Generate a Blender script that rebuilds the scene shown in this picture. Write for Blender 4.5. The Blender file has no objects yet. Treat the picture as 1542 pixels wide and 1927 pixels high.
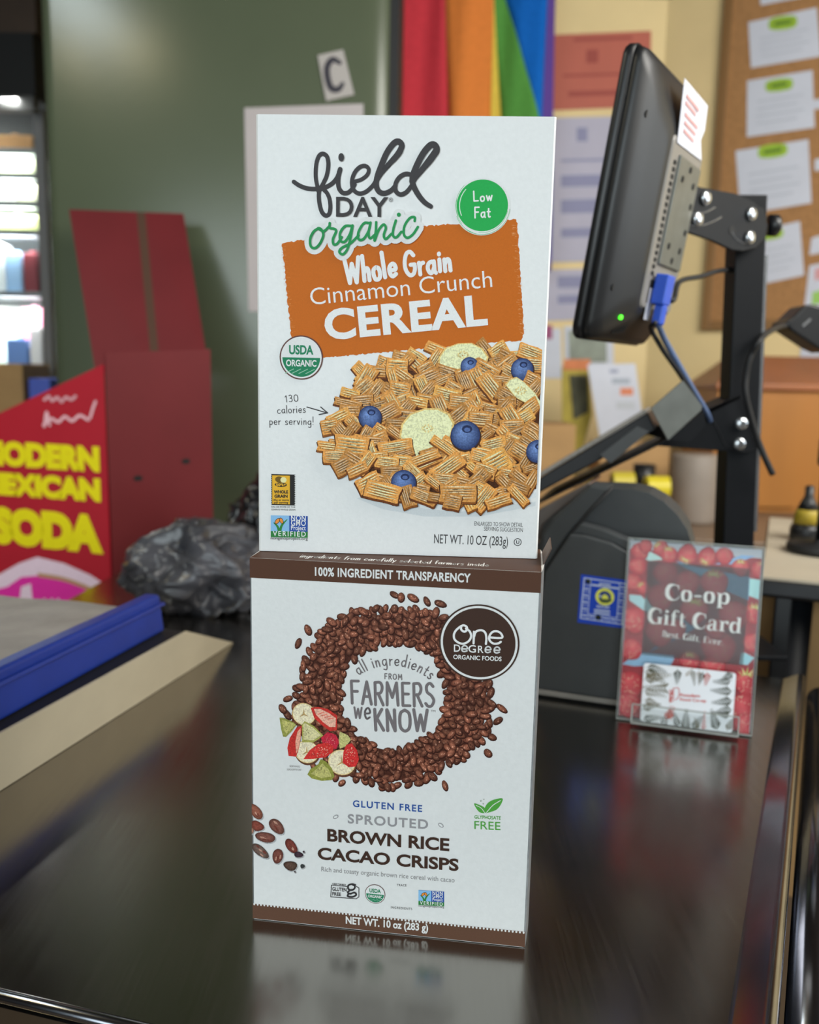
import bpy, bmesh, math, random
from mathutils import Vector, Matrix, Quaternion
from mathutils.geometry import tessellate_polygon
from mathutils import noise as mnoise

# ------------------------------------------------------------------ camera, light, exposure
scene = bpy.context.scene
COL = scene.collection
IMG_W, IMG_H = 1542, 1927
CT = 0.9                                   # height of the steel checkout counter
FPX, PITCH, ROLL = 1643.0, 0.156, 0.0204
EYE = Vector((0.0, 0.0, CT + 0.3826))
_f = Vector((0, math.cos(PITCH), -math.sin(PITCH)))
_r = Vector((1, 0, 0))
_u = _r.cross(_f)
CR = _r * math.cos(ROLL) + _u * math.sin(ROLL)
CU = _u * math.cos(ROLL) - _r * math.sin(ROLL)
CF = _f

cam_data = bpy.data.cameras.new('camera')
cam = bpy.data.objects.new('camera', cam_data)
COL.objects.link(cam)
mw = Matrix((CR, CU, -CF)).transposed().to_4x4()
mw.translation = EYE
cam.matrix_world = mw
cam_data.sensor_fit = 'HORIZONTAL'
cam_data.sensor_width = 36.0
cam_data.lens = 36.0 * FPX / IMG_W
cam_data.clip_start = 0.02
cam_data.clip_end = 60
cam_data.dof.use_dof = True
cam_data.dof.focus_distance = 0.59
cam_data.dof.aperture_fstop = 7.0
scene.camera = cam

scene.view_settings.view_transform = 'Standard'
scene.view_settings.look = 'None'
scene.view_settings.gamma = 1.0
scene.view_settings.use_curve_mapping = False
scene.view_settings.exposure = 0.0

world = bpy.data.worlds.new('store_ambient')
scene.world = world
world.use_nodes = True
world.node_tree.nodes['Background'].inputs[0].default_value = (0.75, 0.85, 0.95, 1)
world.node_tree.nodes['Background'].inputs[1].default_value = 0.10


def area_light(name, loc, target, sx, sy, power, color):
    d = bpy.data.lights.new(name, 'AREA')
    d.shape = 'RECTANGLE'
    d.size, d.size_y = sx, sy
    d.energy = power
    d.color = color
    o = bpy.data.objects.new(name, d)
    o.location = loc
    o.rotation_euler = (Vector(target) - Vector(loc)).to_track_quat('-Z', 'Y').to_euler()
    COL.objects.link(o)
    return o


# shop-front windows behind the photographer, two ceiling fluorescents
area_light('window_daylight', (-0.6, -2.35, CT + 0.75), (0.0, 1.0, CT + 0.25), 3.0, 1.5, 81, (0.85, 0.965, 1.0))
area_light('side_fill_light', (3.3, 0.5, CT + 0.75), (0.0, 0.8, CT + 0.2), 1.2, 0.6, 17, (0.85, 0.94, 1.0))  # added light from the right for sheen on the monitor shell, no window modelled
area_light('ceiling_fluorescent', (-1.42, 1.02, 2.66), (-1.42, 1.02, 0), 0.30, 0.60, 10, (0.86, 0.97, 1.0))
area_light('ceiling_lamp_warm', (-1.34, 0.58, 2.66), (-1.34, 0.58, 0), 0.24, 0.16, 4, (1.0, 0.80, 0.42))
area_light('ceiling_lamp_warm', (-1.68, 0.52, 2.66), (-1.68, 0.52, 0), 0.10, 0.20, 3, (1.0, 0.80, 0.42))
area_light('ceiling_light_panel', (1.6, 0.7, 2.66), (0.9, 3.4, 1.1), 1.7, 1.6, 118, (1.0, 0.97, 0.90))


# ------------------------------------------------------------------ projecting helpers (pixel of the photo -> point at a chosen depth)
def ray(x, y):
    return CF + CR * ((x - IMG_W / 2) / FPX) + CU * ((IMG_H / 2 - y) / FPX)


def at(x, y, Y):
    d = ray(x, y)
    return EYE + d * (Y / d.y)


def on_z(x, y, z):
    d = ray(x, y)
    return EYE + d * ((z - EYE.z) / d.z)


def on_plane(x, y, p, n):
    d = ray(x, y)
    return EYE + d * ((p - EYE).dot(n) / d.dot(n))


# ------------------------------------------------------------------ colours and materials
def s2l(c):
    return c / 12.92 if c <= 0.04045 else ((c + 0.055) / 1.055) ** 2.4


def hexc(h):
    h = h.lstrip('#')
    return tuple(s2l(int(h[i:i + 2], 16) / 255) for i in (0, 2, 4))


def ink(h, k=(0.74, 0.80, 0.80)):
    """printed colour as photographed -> reflectance of the ink"""
    return tuple(min(0.93, c / q) for c, q in zip(hexc(h), k))


def mat(name, color, rough=0.5, metal=0.0, noise=0.0, nscale=8.0, bump=0.0, bscale=60.0, spec=0.5, coat=0.0, stretch=None, emit=0.0):
    m = bpy.data.materials.new(name)
    m.use_nodes = True
    nt = m.node_tree
    b = nt.nodes['Principled BSDF']
    if isinstance(color, str):
        color = hexc(color)
    b.inputs['Base Color'].default_value = (*color, 1)
    b.inputs['Roughness'].default_value = rough
    b.inputs['Metallic'].default_value = metal
    b.inputs['Specular IOR Level'].default_value = spec
    b.inputs['Coat Weight'].default_value = coat
    tc = nt.nodes.new('ShaderNodeTexCoord')
    vec = tc.outputs['Object']
    if stretch:
        mp = nt.nodes.new('ShaderNodeMapping')
        mp.inputs['Scale'].default_value = stretch
        nt.links.new(vec, mp.inputs[0])
        vec = mp.outputs[0]
    if noise:
        n = nt.nodes.new('ShaderNodeTexNoise')
        n.inputs['Scale'].default_value = nscale
        n.inputs['Detail'].default_value = 5
        nt.links.new(vec, n.inputs['Vector'])
        mr = nt.nodes.new('ShaderNodeMapRange')
        mr.inputs[1].default_value = 0.3
        mr.inputs[2].default_value = 0.7
        mr.inputs[3].default_value = 1 - noise
        mr.inputs[4].default_value = 1 + noise
        nt.links.new(n.outputs[0], mr.inputs[0])
        mx = nt.nodes.new('ShaderNodeMix')
        mx.data_type = 'RGBA'
        mx.blend_type = 'MULTIPLY'
        mx.inputs[0].default_value = 1
        mx.inputs[6].default_value = (*color, 1)
        nt.links.new(mr.outputs[0], mx.inputs[7])
        nt.links.new(mx.outputs[2], b.inputs['Base Color'])
    if bump:
        n2 = nt.nodes.new('ShaderNodeTexNoise')
        n2.inputs['Scale'].default_value = bscale
        n2.inputs['Detail'].default_value = 4
        nt.links.new(vec, n2.inputs['Vector'])
        bp = nt.nodes.new('ShaderNodeBump')
        bp.inputs['Strength'].default_value = bump
        bp.inputs['Distance'].default_value = 0.002
        nt.links.new(n2.outputs[0], bp.inputs['Height'])
        nt.links.new(bp.outputs[0], b.inputs['Normal'])
    if emit:
        b.inputs['Emission Color'].default_value = (*color, 1)
        b.inputs['Emission Strength'].default_value = emit
    return m


def print_mat(name, rough=0.5, speck=0.0, sscale=900.0, spec=0.35):
    """ink on paper: colour attribute times a fine printed grain"""
    m = bpy.data.materials.new(name)
    m.use_nodes = True
    nt = m.node_tree
    b = nt.nodes['Principled BSDF']
    b.inputs['Roughness'].default_value = rough
    b.inputs['Specular IOR Level'].default_value = spec
    a = nt.nodes.new('ShaderNodeVertexColor')
    a.layer_name = 'ink'
    out = a.outputs[0]
    if speck:
        tc = nt.nodes.new('ShaderNodeTexCoord')
        n = nt.nodes.new('ShaderNodeTexNoise')
        n.inputs['Scale'].default_value = sscale
        n.inputs['Detail'].default_value = 4
        nt.links.new(tc.outputs['Object'], n.inputs['Vector'])
        mr = nt.nodes.new('ShaderNodeMapRange')
        mr.inputs[1].default_value = 0.3
        mr.inputs[2].default_value = 0.7
        mr.inputs[3].default_value = 1 - speck
        mr.inputs[4].default_value = 1 + speck
        nt.links.new(n.outputs[0], mr.inputs[0])
        mx = nt.nodes.new('ShaderNodeMix')
        mx.data_type = 'RGBA'
        mx.blend_type = 'MULTIPLY'
        mx.inputs[0].default_value = 1
        nt.links.new(out, mx.inputs[6])
        nt.links.new(mr.outputs[0], mx.inputs[7])
        out = mx.outputs[2]
    nt.links.new(out, b.inputs['Base Color'])
    return m


def clear_mat(name, tint=(1, 1, 1), gloss=0.5, amount=0.12):
    """clear acrylic sheet: see-through with a glossy skin"""
    m = bpy.data.materials.new(name)
    m.use_nodes = True
    nt = m.node_tree
    nt.nodes.clear()
    out = nt.nodes.new('ShaderNodeOutputMaterial')
    t = nt.nodes.new('ShaderNodeBsdfTransparent')
    t.inputs[0].default_value = (*tint, 1)
    g = nt.nodes.new('ShaderNodeBsdfGlossy')
    g.inputs['Roughness'].default_value = 0.08
    fr = nt.nodes.new('ShaderNodeFresnel')
    fr.inputs[0].default_value = 1.45
    mr = nt.nodes.new('ShaderNodeMath')
    mr.operation = 'MULTIPLY_ADD'
    mr.inputs[1].default_value = gloss
    mr.inputs[2].default_value = amount * 0.2
    nt.links.new(fr.outputs[0], mr.inputs[0])
    ms = nt.nodes.new('ShaderNodeMixShader')
    nt.links.new(mr.outputs[0], ms.inputs[0])
    nt.links.new(t.outputs[0], ms.inputs[1])
    nt.links.new(g.outputs[0], ms.inputs[2])
    nt.links.new(ms.outputs[0], out.inputs[0])
    return m


PRINT = print_mat('carton_ink', 0.5, 0.04, 1200, 0.15)
FOOD = print_mat('printed_food_photo', 0.5, 0.30, 900, 0.15)
POSTER = print_mat('poster_ink', 0.5, 0.05, 200)


def steel_mat():
    m = mat('brushed_dark_steel', (0.31, 0.29, 0.262), 0.17, 1.0)
    nt = m.node_tree
    b = nt.nodes['Principled BSDF']
    tc = nt.nodes['Texture Coordinate']
    mp = nt.nodes.new('ShaderNodeMapping')
    mp.inputs['Rotation'].default_value = (0, 0, -0.50)
    mp.inputs['Scale'].default_value = (130, 5, 5)
    nt.links.new(tc.outputs['Object'], mp.inputs[0])
    n = nt.nodes.new('ShaderNodeTexNoise')
    n.inputs['Scale'].default_value = 3
    n.inputs['Detail'].default_value = 6
    nt.links.new(mp.outputs[0], n.inputs['Vector'])
    cl = nt.nodes.new('ShaderNodeTexNoise')
    cl.inputs['Scale'].default_value = 9
    cl.inputs['Detail'].default_value = 5
    nt.links.new(tc.outputs['Object'], cl.inputs['Vector'])
    ad = nt.nodes.new('ShaderNodeMath')
    ad.operation = 'ADD'
    nt.links.new(n.outputs[0], ad.inputs[0])
    nt.links.new(cl.outputs[0], ad.inputs[1])
    mr = nt.nodes.new('ShaderNodeMapRange')
    mr.inputs[1].default_value = 0.7
    mr.inputs[2].default_value = 1.3
    mr.inputs[3].default_value = 0.17
    mr.inputs[4].default_value = 0.25
    nt.links.new(ad.outputs[0], mr.inputs[0])
    nt.links.new(mr.outputs[0], b.inputs['Roughness'])
    bp = nt.nodes.new('ShaderNodeBump')
    bp.inputs['Strength'].default_value = 0.012
    bp.inputs['Distance'].default_value = 0.0006
    nt.links.new(n.outputs[0], bp.inputs['Height'])
    nt.links.new(bp.outputs[0], b.inputs['Normal'])
    return m


M = {
    'steel': steel_mat(),
    'steel_edge': mat('polished_edge_steel', (0.24, 0.25, 0.28), 0.2, 1.0, 0.1, 30),
    'laminate': mat('beige_laminate', '#b4aa93', 0.45, 0, 0.05, 20),
    'yellow_wall': mat('pale_yellow_paint', '#ead29c', 0.7, 0, 0.04, 5, 0.1, 80),
    'ceiling': mat('dark_brown_ceiling', '#3a2a1e', 0.8, 0, 0.2, 6),
    'floor': mat('worn_brown_floor', '#6b5a48', 0.55, 0, 0.15, 4),
    'olive': mat('olive_green_enamel', '#545c48', 0.22, 0, 0.04, 4, 0.04, 40),
    'black': mat('black_plastic', '#17181b', 0.38, 0, 0.1, 60),
    'black_metal': mat('black_powder_coat', '#0c0e12', 0.5, 0, 0.1, 90, 0.06, 400, spec=0.22),
    'black_rubber': mat('black_rubber', '#141416', 0.6),
    'grey_plastic': mat('dark_grey_plastic', '#3b3e40', 0.48, 0, 0.06, 40, 0.05, 500),
    'grey_plate': mat('grey_steel_plate', '#6d706c', 0.45, 0.3, 0.12, 40),
    'vent_grey': mat('warm_grey_plastic', '#85827d', 0.5, 0, 0.06, 60),
    'zinc': mat('zinc_bolt', '#c9ccd0', 0.25, 0.9, 0.1, 200),
    'blue_plastic': mat('royal_blue_plastic', '#173288', 0.4, 0, 0.08, 30),
    'cable_blue': mat('blue_connector_plastic', '#2a55c8', 0.4),
    'cable_grey': mat('blue_grey_cable', '#5a6f96', 0.45),
    'led': mat('green_power_light', '#4dff2a', 0.4, emit=2.5),
    'paper': mat('white_paper', '#d2d6e2', 0.7, 0, 0.03, 14),
    'kraft': mat('kraft_cardboard', '#b08a5a', 0.75, 0, 0.08, 12),
    'cork': mat('cork_board', '#a97c4e', 0.85, 0, 0.14, 60, 0.3, 200),
    'oak': mat('oak_frame', '#8c683f', 0.5, 0, 0.15, 10, stretch=(1, 1, 0.15)),
    'orange_wood': mat('orange_maple_veneer', '#a86e2e', 0.42, 0, 0.10, 8, stretch=(1, 1, 0.12)),
    'orange_top': mat('reddish_wood_top', '#9c5f38', 0.4, 0, 0.12, 8),
    'table_top': mat('putty_laminate', '#b5ab98', 0.5, 0, 0.05, 12),
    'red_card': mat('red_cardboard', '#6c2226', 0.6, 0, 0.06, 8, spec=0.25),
    'brown_wood': mat('dark_brown_beam', '#3d2b1c', 0.6, 0, 0.2, 8),
    'bag_film': mat('grey_crumpled_film', '#4a4a50', 0.34, 0, 0.55, 14, 0.2, 30, coat=0.15),
    'bag_black': mat('black_crumpled_film', '#1c1e22', 0.26, 0, 0.3, 14, 0.25, 40, coat=0.4),
    'bag_paper': mat('greyish_white_paper_bags', '#8f8b88', 0.6, 0, 0.18, 8, stretch=(2, 2, 60)),
    'acrylic': clear_mat('clear_acrylic', (0.95, 0.96, 0.955), 0.25, 0.0),
    'acrylic_edge': mat('frosted_acrylic_edge', '#8f9490', 0.3, 0, 0.1, 60),
    'black_void': mat('matt_black', '#060708', 0.7),
}


# ------------------------------------------------------------------ object helpers
def tag(o, label=None, cat=None, group=None, kind=None):
    if label:
        o['label'] = label
    if cat:
        o['category'] = cat
    if group:
        o['group'] = group
    if kind:
        o['kind'] = kind
    return o


def thing(name, label, cat, loc, group=None):
    o = bpy.data.objects.new(name, None)
    o.empty_display_size = 0.05
    o.location = loc
    COL.objects.link(o)
    return tag(o, label, cat, group)


def origin_of(p):
    v = Vector((0, 0, 0))
    while p is not None:
        v = v + Vector(p.location)
        p = p.parent
    return v


class MB:
    """collects world-space geometry; build() links it as ONE mesh object"""

    def __init__(self):
        self.v, self.f, self.mi = [], [], []

    def add(self, verts, faces, mi=0):
        n = len(self.v)
        self.v += [Vector(p) for p in verts]
        for f in faces:
            self.f.append([i + n for i in f])
            self.mi.append(mi)
        return self

    def hexa(self, p, mi=0):
        """eight corners: bottom four then top four, each anticlockwise"""
        return self.add(p, [(3, 2, 1, 0), (4, 5, 6, 7), (0, 1, 5, 4), (1, 2, 6, 5), (2, 3, 7, 6), (3, 0, 4, 7)], mi)

    def box(self, c, ex, ey, ez, sx, sy, sz, mi=0):
        c, ex, ey, ez = Vector(c), Vector(ex), Vector(ey), Vector(ez)
        q = []
        for z in (-1, 1):
            for x, y in ((-1, -1), (1, -1), (1, 1), (-1, 1)):
                q.append(c + ex * (x * sx / 2) + ey * (y * sy / 2) + ez * (z * sz / 2))
        return self.hexa(q, mi)

    def abox(self, x0, x1, y0, y1, z0, z1, mi=0):
        return self.box(((x0 + x1) / 2, (y0 + y1) / 2, (z0 + z1) / 2), (1, 0, 0), (0, 1, 0), (0, 0, 1), x1 - x0, y1 - y0, z1 - z0, mi)

    def prism(self, pts, d, mi=0):
        """extrude a planar polygon by the vector d"""
        pts = [Vector(p) for p in pts]
        d = Vector(d)
        n = len(pts)
        nrm = Vector((0, 0, 0))
        for i in range(n):
            nrm += pts[i].cross(pts[(i + 1) % n])
        if nrm.dot(d) < 0:
            pts.reverse()
        tris = tessellate_polygon([pts])
        verts = pts + [p + d for p in pts]
        fs = []
        for t in tris:
            a, b, c = pts[t[0]], pts[t[1]], pts[t[2]]
            if (b - a).cross(c - a).dot(d) < 0:
                t = (t[0], t[2], t[1])
            fs.append((t[2], t[1], t[0]))
            fs.append((t[0] + n, t[1] + n, t[2] + n))
        for i in range(n):
            j = (i + 1) % n
            fs.append((i, j, j + n, i + n))
        return self.add(verts, fs, mi)

    def tube(self, pts, r, seg=10, mi=0):
        pts = [Vector(p) for p in pts]
        rings = []
        up = Vector((0.13, 0.31, 0.94)).normalized()
        for i, p in enumerate(pts):
            t = (pts[min(i + 1, len(pts) - 1)] - pts[max(i - 1, 0)]).normalized()
            a = t.cross(up)
            if a.length < 1e-3:
                a = t.cross(Vector((1, 0, 0)))
            a.normalize()
            b = t.cross(a)
            rr = r[i] if isinstance(r, (list, tuple)) else r
            rings.append([p + a * (math.cos(k * 2 * math.pi / seg) * rr) + b * (math.sin(k * 2 * math.pi / seg) * rr) for k in range(seg)])
        vs = [v for ring in rings for v in ring]
        fs = []
        for i in range(len(pts) - 1):
            for k in range(seg):
                k2 = (k + 1) % seg
                fs.append((i * seg + k, i * seg + k2, (i + 1) * seg + k2, (i + 1) * seg + k))
        fs.append(tuple(range(seg)))
        fs.append(tuple(reversed(range((len(pts) - 1) * seg, len(pts) * seg))))
        return self.add(vs, fs, mi)

    def lathe(self, c, prof, axis=(0, 0, 1), seg=32, mi=0):
        axis = Vector(axis).normalized()
        a = axis.orthogonal().normalized()
        b = axis.cross(a)
        c = Vector(c)
        vs, fs = [], []
        for r, h in prof:
            for k in range(seg):
                t = k * 2 * math.pi / seg
                vs.append(c + axis * h + a * (math.cos(t) * r) + b * (math.sin(t) * r))
        for i in range(len(prof) - 1):
            for k in range(seg):
                k2 = (k + 1) % seg
                fs.append((i * seg + k, i * seg + k2, (i + 1) * seg + k2, (i + 1) * seg + k))
        fs.append(tuple(reversed(range(seg))))
        fs.append(tuple(range((len(prof) - 1) * seg, len(prof) * seg)))
        return self.add(vs, fs, mi)

    def build(self, name, m, parent=None, bevel=0.0, smooth=False, label=None, loc=None, seg=2):
        o0 = origin_of(parent)
        if parent is None:
            o0 = Vector(loc) if loc is not None else sum(self.v, Vector((0, 0, 0))) / len(self.v)
            if loc is None:
                o0.z = min(p.z for p in self.v)
        me = bpy.data.meshes.new(name)
        me.from_pydata([tuple(p - o0) for p in self.v], [], self.f)
        ms = m if isinstance(m, (list, tuple)) else [m]
        for x in ms:
            me.materials.append(x)
        for p, i in zip(me.polygons, self.mi):
            p.material_index = i
            p.use_smooth = smooth
        bm = bmesh.new()
        bm.from_mesh(me)
        bmesh.ops.recalc_face_normals(bm, faces=bm.faces)
        bm.to_mesh(me)
        bm.free()
        o = bpy.data.objects.new(name, me)
        if parent is not None:
            o.parent = parent
        else:
            o.location = o0
        COL.objects.link(o)
        if bevel:
            b = o.modifiers.new('bevel', 'BEVEL')
            b.width = bevel
            b.segments = seg
            b.limit_method = 'ANGLE'
            b.angle_limit = 0.6
            if smooth is False:
                pass
        if label:
            o['label'] = label
        return o


def spline(pts, n=8, closed=False):
    """Catmull-Rom through the points (any dimension)"""
    P = [tuple(p) for p in pts]
    if len(P) < 3:
        return P
    out = []
    N = len(P)
    for i in range(N if closed else N - 1):
        if closed:
            p0, p1, p2, p3 = P[i - 1], P[i], P[(i + 1) % N], P[(i + 2) % N]
        else:
            p1, p2 = P[i], P[i + 1]
            p0 = P[i - 1] if i else tuple(2 * a - b for a, b in zip(p1, p2))
            p3 = P[i + 2] if i + 2 < N else tuple(2 * b - a for a, b in zip(p1, p2))
        for k in range(n):
            t = k / n
            out.append(tuple(0.5 * (2 * b + (c - a) * t + (2 * a - 5 * b + 4 * c - d) * t * t + (3 * b - a - 3 * c + d) * t ** 3) for a, b, c, d in zip(p0, p1, p2, p3)))
    if not closed:
        out.append(P[-1])
    return out


def spline3(pts, n=8):
    return [Vector(p) for p in spline(pts, n)]


# ------------------------------------------------------------------ hand lettering: single-stroke letters (x-height 50, capitals 100)
HAND = {
    'a': (52, 'c42,44 30,50 12,42 6,22 16,3 30,4 42,24', 'l44,50 43,8 50,0'),
    'c': (46, 'c42,42 28,50 10,40 6,22 14,4 30,0 43,8'),
    'd': (52, 'c42,40 30,50 12,42 6,22 16,3 30,4 42,22', 'l44,100 43,0'),
    'e': (48, 'c8,24 42,28 38,46 24,50 8,36 8,14 22,0 42,8'),
    'f': (36, 'c36,92 24,100 17,84 16,0', 'l4,54 32,54'),
    'g': (52, 'c42,44 30,50 12,42 6,22 16,3 30,4 42,24', 'c44,50 45,10 43,-20 32,-34 10,-28'),
    'h': (46, 'l8,100 8,0', 'c8,28 22,48 36,42 38,0'),
    'i': (16, 'l8,50 8,0', 'l8,72 8,75'),
    'l': (16, 'l8,100 8,0'),
    'm': (68, 'l8,50 8,0', 'c8,26 20,48 33,42 34,0', 'c34,26 46,48 59,42 60,0'),
    'n': (46, 'l8,50 8,0', 'c8,26 22,48 36,42 38,0'),
    'o': (48, 'c24,50 9,42 5,24 12,4 24,0 38,6 43,24 38,44 24,50'),
    'p': (48, 'l8,50 8,-34', 'c8,40 24,50 40,40 42,22 32,2 20,0 8,10'),
    'r': (34, 'l8,50 8,0', 'c8,26 18,44 32,48'),
    's': (42, 'c36,44 22,50 10,42 14,30 30,22 36,10 24,0 6,6'),
    't': (36, 'c16,80 16,20 22,2 34,4', 'l3,52 32,52'),
    'u': (46, 'c8,50 8,16 18,0 30,6 38,24', 'l38,50 38,0'),
    'v': (44, 'l4,50 22,0 40,50'),
    'w': (62, 'l4,50 17,0 31,44 45,0 58,50'),
    'y': (44, 'l4,50 22,2', 'l40,50 14,-34'),
    'L': (52, 'l8,100 8,0 50,0'),
    'F': (52, 'l8,0 8,100 52,100', 'l8,54 44,54'),
    'A': (62, 'l4,0 32,100 60,0', 'l14,34 50,34'),
    'R': (58, 'l8,0 8,100', 'c8,100 40,100 52,78 40,54 10,50', 'l26,52 56,0'),
    'M': (80, 'l6,0 10,100 40,34 68,100 74,0'),
    'E': (54, 'l50,100 8,100 8,0 52,0', 'l8,52 44,52'),
    'S': (58, 'c50,88 30,102 10,88 14,62 38,48 54,26 40,2 18,0 4,12'),
    'K': (58, 'l8,100 8,0', 'l52,100 10,46', 'l20,56 56,0'),
    'N': (62, 'l8,0 8,100 54,0 54,100'),
    'O': (74, 'c37,100 12,86 5,50 12,14 37,0 62,14 69,50 62,86 37,100'),
    'W': (86, 'l2,100 22,0 43,76 62,0 84,100'),
    'G': (68, 'c60,84 42,100 20,92 7,58 10,24 30,0 52,4 62,24 62,44', 'l62,44 40,44'),
    'D': (62, 'l8,0 8,100', 'c8,100 40,96 58,60 52,20 30,0 8,0'),
    '1': (34, 'l6,80 22,100 22,0'),
    '3': (50, 'c6,92 26,100 42,84 34,60 18,54 38,46 46,24 32,2 4,6'),
    '0': (60, 'c30,100 10,86 5,50 10,14 30,0 50,14 55,50 50,86 30,100'),
    '!': (20, 'l10,100 9,28', 'l9,3 9,0'),
    ' ': (30,),
}


# ------------------------------------------------------------------ printing: flat inked shapes layered on a surface
class Art:
    """ink on a plane: p0 + ux*u + uy*v, raised along un by a hair per layer; build() links ONE mesh with colours per corner"""
    STEP = 6e-6

    def __init__(self, p0, ux, uy, base=1e-4):
        self.p0, self.ux, self.uy = Vector(p0), Vector(ux).normalized(), Vector(uy).normalized()
        self.un = self.ux.cross(self.uy).normalized()
        self.base = base
        self.k = 0
        self.v, self.f, self.c = [], [], []

    def sub(self, base):
        return Art(self.p0, self.ux, self.uy, base)

    def P(self, px, py):
        """photo pixel -> (u, v) on this plane"""
        q = on_plane(px, py, self.p0, self.un) - self.p0
        return (q.dot(self.ux), q.dot(self.uy))

    def PP(self, pts):
        return [self.P(*p) for p in pts]

    hold = None
    umax = umin = None

    def z(self):
        if self.hold is not None:
            return self.base + self.hold * self.STEP
        self.k += 1
        return self.base + self.k * self.STEP

    def raw(self, uv, faces, cols, z):
        n = len(self.v)
        if self.umax is not None:
            uv = [(min(max(u, self.umin), self.umax), w) for u, w in uv]
        self.v += [self.p0 + self.ux * u + self.uy * w + self.un * z for u, w in uv]
        for f in faces:
            a, b, c = uv[f[0]], uv[f[1]], uv[f[2]]
            if (b[0] - a[0]) * (c[1] - a[1]) - (b[1] - a[1]) * (c[0] - a[0]) < 0:
                f = tuple(reversed(f))
            self.f.append(tuple(i + n for i in f))
            self.c.append([cols if isinstance(cols, tuple) else cols[i] for i in f])

    def poly(self, uv, col):
        t = tessellate_polygon([[Vector((a, b, 0)) for a, b in uv]])
        self.raw(uv, [tuple(x) for x in t], col, self.z())

    def rect(self, u0, v0, u1, v1, col):
        self.poly([(u0, v0), (u1, v0), (u1, v1), (u0, v1)], col)

    def ellipse(self, c, ru, rv, col, rot=0.0, n=28, col2=None, off=(0, 0)):
        """filled ellipse; col2 = colour of the rim, off = where the inner colour sits (in radii)"""
        cr, sr = math.cos(rot), math.sin(rot)

        def pt(x, y):
            return (c[0] + x * cr - y * sr, c[1] + x * sr + y * cr)
        uv = [pt(off[0] * ru, off[1] * rv)]
        cols = [col]
        for s, q in ((0.55, 0.5), (1.0, 1.0)):
            for k in range(n):
                t = 2 * math.pi * k / n
                uv.append(pt((math.cos(t) * s + off[0] * (1 - s)) * ru, (math.sin(t) * s + off[1] * (1 - s)) * rv))
                cols.append(col if col2 is None else tuple(a * (1 - q) + b * q for a, b in zip(col, col2)))
        fs = []
        for k in range(n):
            j = (k + 1) % n
            fs.append((0, 1 + k, 1 + j))
            fs.append((1 + k, 1 + n + k, 1 + n + j))
            fs.append((1 + k, 1 + n + j, 1 + j))
        self.raw(uv, fs, cols, self.z())

    def ring(self, c, r0, r1, col, n=48, a0=0.0, a1=2 * math.pi, sy=1.0):
        uv = []
        for k in range(n + 1):
            t = a0 + (a1 - a0) * k / n
            uv += [(c[0] + math.cos(t) * r0, c[1] + math.sin(t) * r0 * sy), (c[0] + math.cos(t) * r1, c[1] + math.sin(t) * r1 * sy)]
        fs = []
        for k in range(n):
            fs += [(2 * k, 2 * k + 1, 2 * k + 3), (2 * k, 2 * k + 3, 2 * k + 2)]
        self.raw(uv, fs, col, self.z())

    def stroke(self, uv, w, col, smooth=0, z=None, cap=True, mod=12):
        """a pen line of width w (number, or one per point): a bar per stretch and a round joint at each point"""
        if not isinstance(w, (list, tuple)):
            w = [w] * len(uv)
        pts = [(p[0], p[1], q) for p, q in zip(uv, w)]
        if smooth:
            pts = spline(pts, smooth)
        own = z is None
        z = self.z() if own else z
        S = self.STEP
        held = self.hold is not None
        n = 0
        last = len(pts) - 1
        nd = 14 if max(p[2] for p in pts) > 0.0025 else 10
        for i in range(last):
            a, b = pts[i], pts[i + 1]
            dx, dy = b[0] - a[0], b[1] - a[1]
            L = math.hypot(dx, dy)
            if L < 1e-9:
                continue
            nx, ny = -dy / L, dx / L
            q = [(a[0] + nx * a[2] / 2, a[1] + ny * a[2] / 2), (a[0] - nx * a[2] / 2, a[1] - ny * a[2] / 2),
                 (b[0] + nx * b[2] / 2, b[1] + ny * b[2] / 2), (b[0] - nx * b[2] / 2, b[1] - ny * b[2] / 2)]
            self.raw(q, [(0, 1, 3), (0, 3, 2)], col, z + (0 if held else (n % mod) * S))
            n += 1
        for i, p in enumerate(pts):
            if (i in (0, last) and not cap) or (held and i not in (0, last)):
                continue
            uv2 = [(p[0], p[1])] + [(p[0] + math.cos(t * 2 * math.pi / nd) * p[2] / 2, p[1] + math.sin(t * 2 * math.pi / nd) * p[2] / 2) for t in range(nd)]
            self.raw(uv2, [(0, 1 + k, 1 + (k + 1) % nd) for k in range(nd)], col, z + (0 if held else (n % mod) * S))
            n += 1
        if own and not held:
            self.k += min(n, mod)

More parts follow.
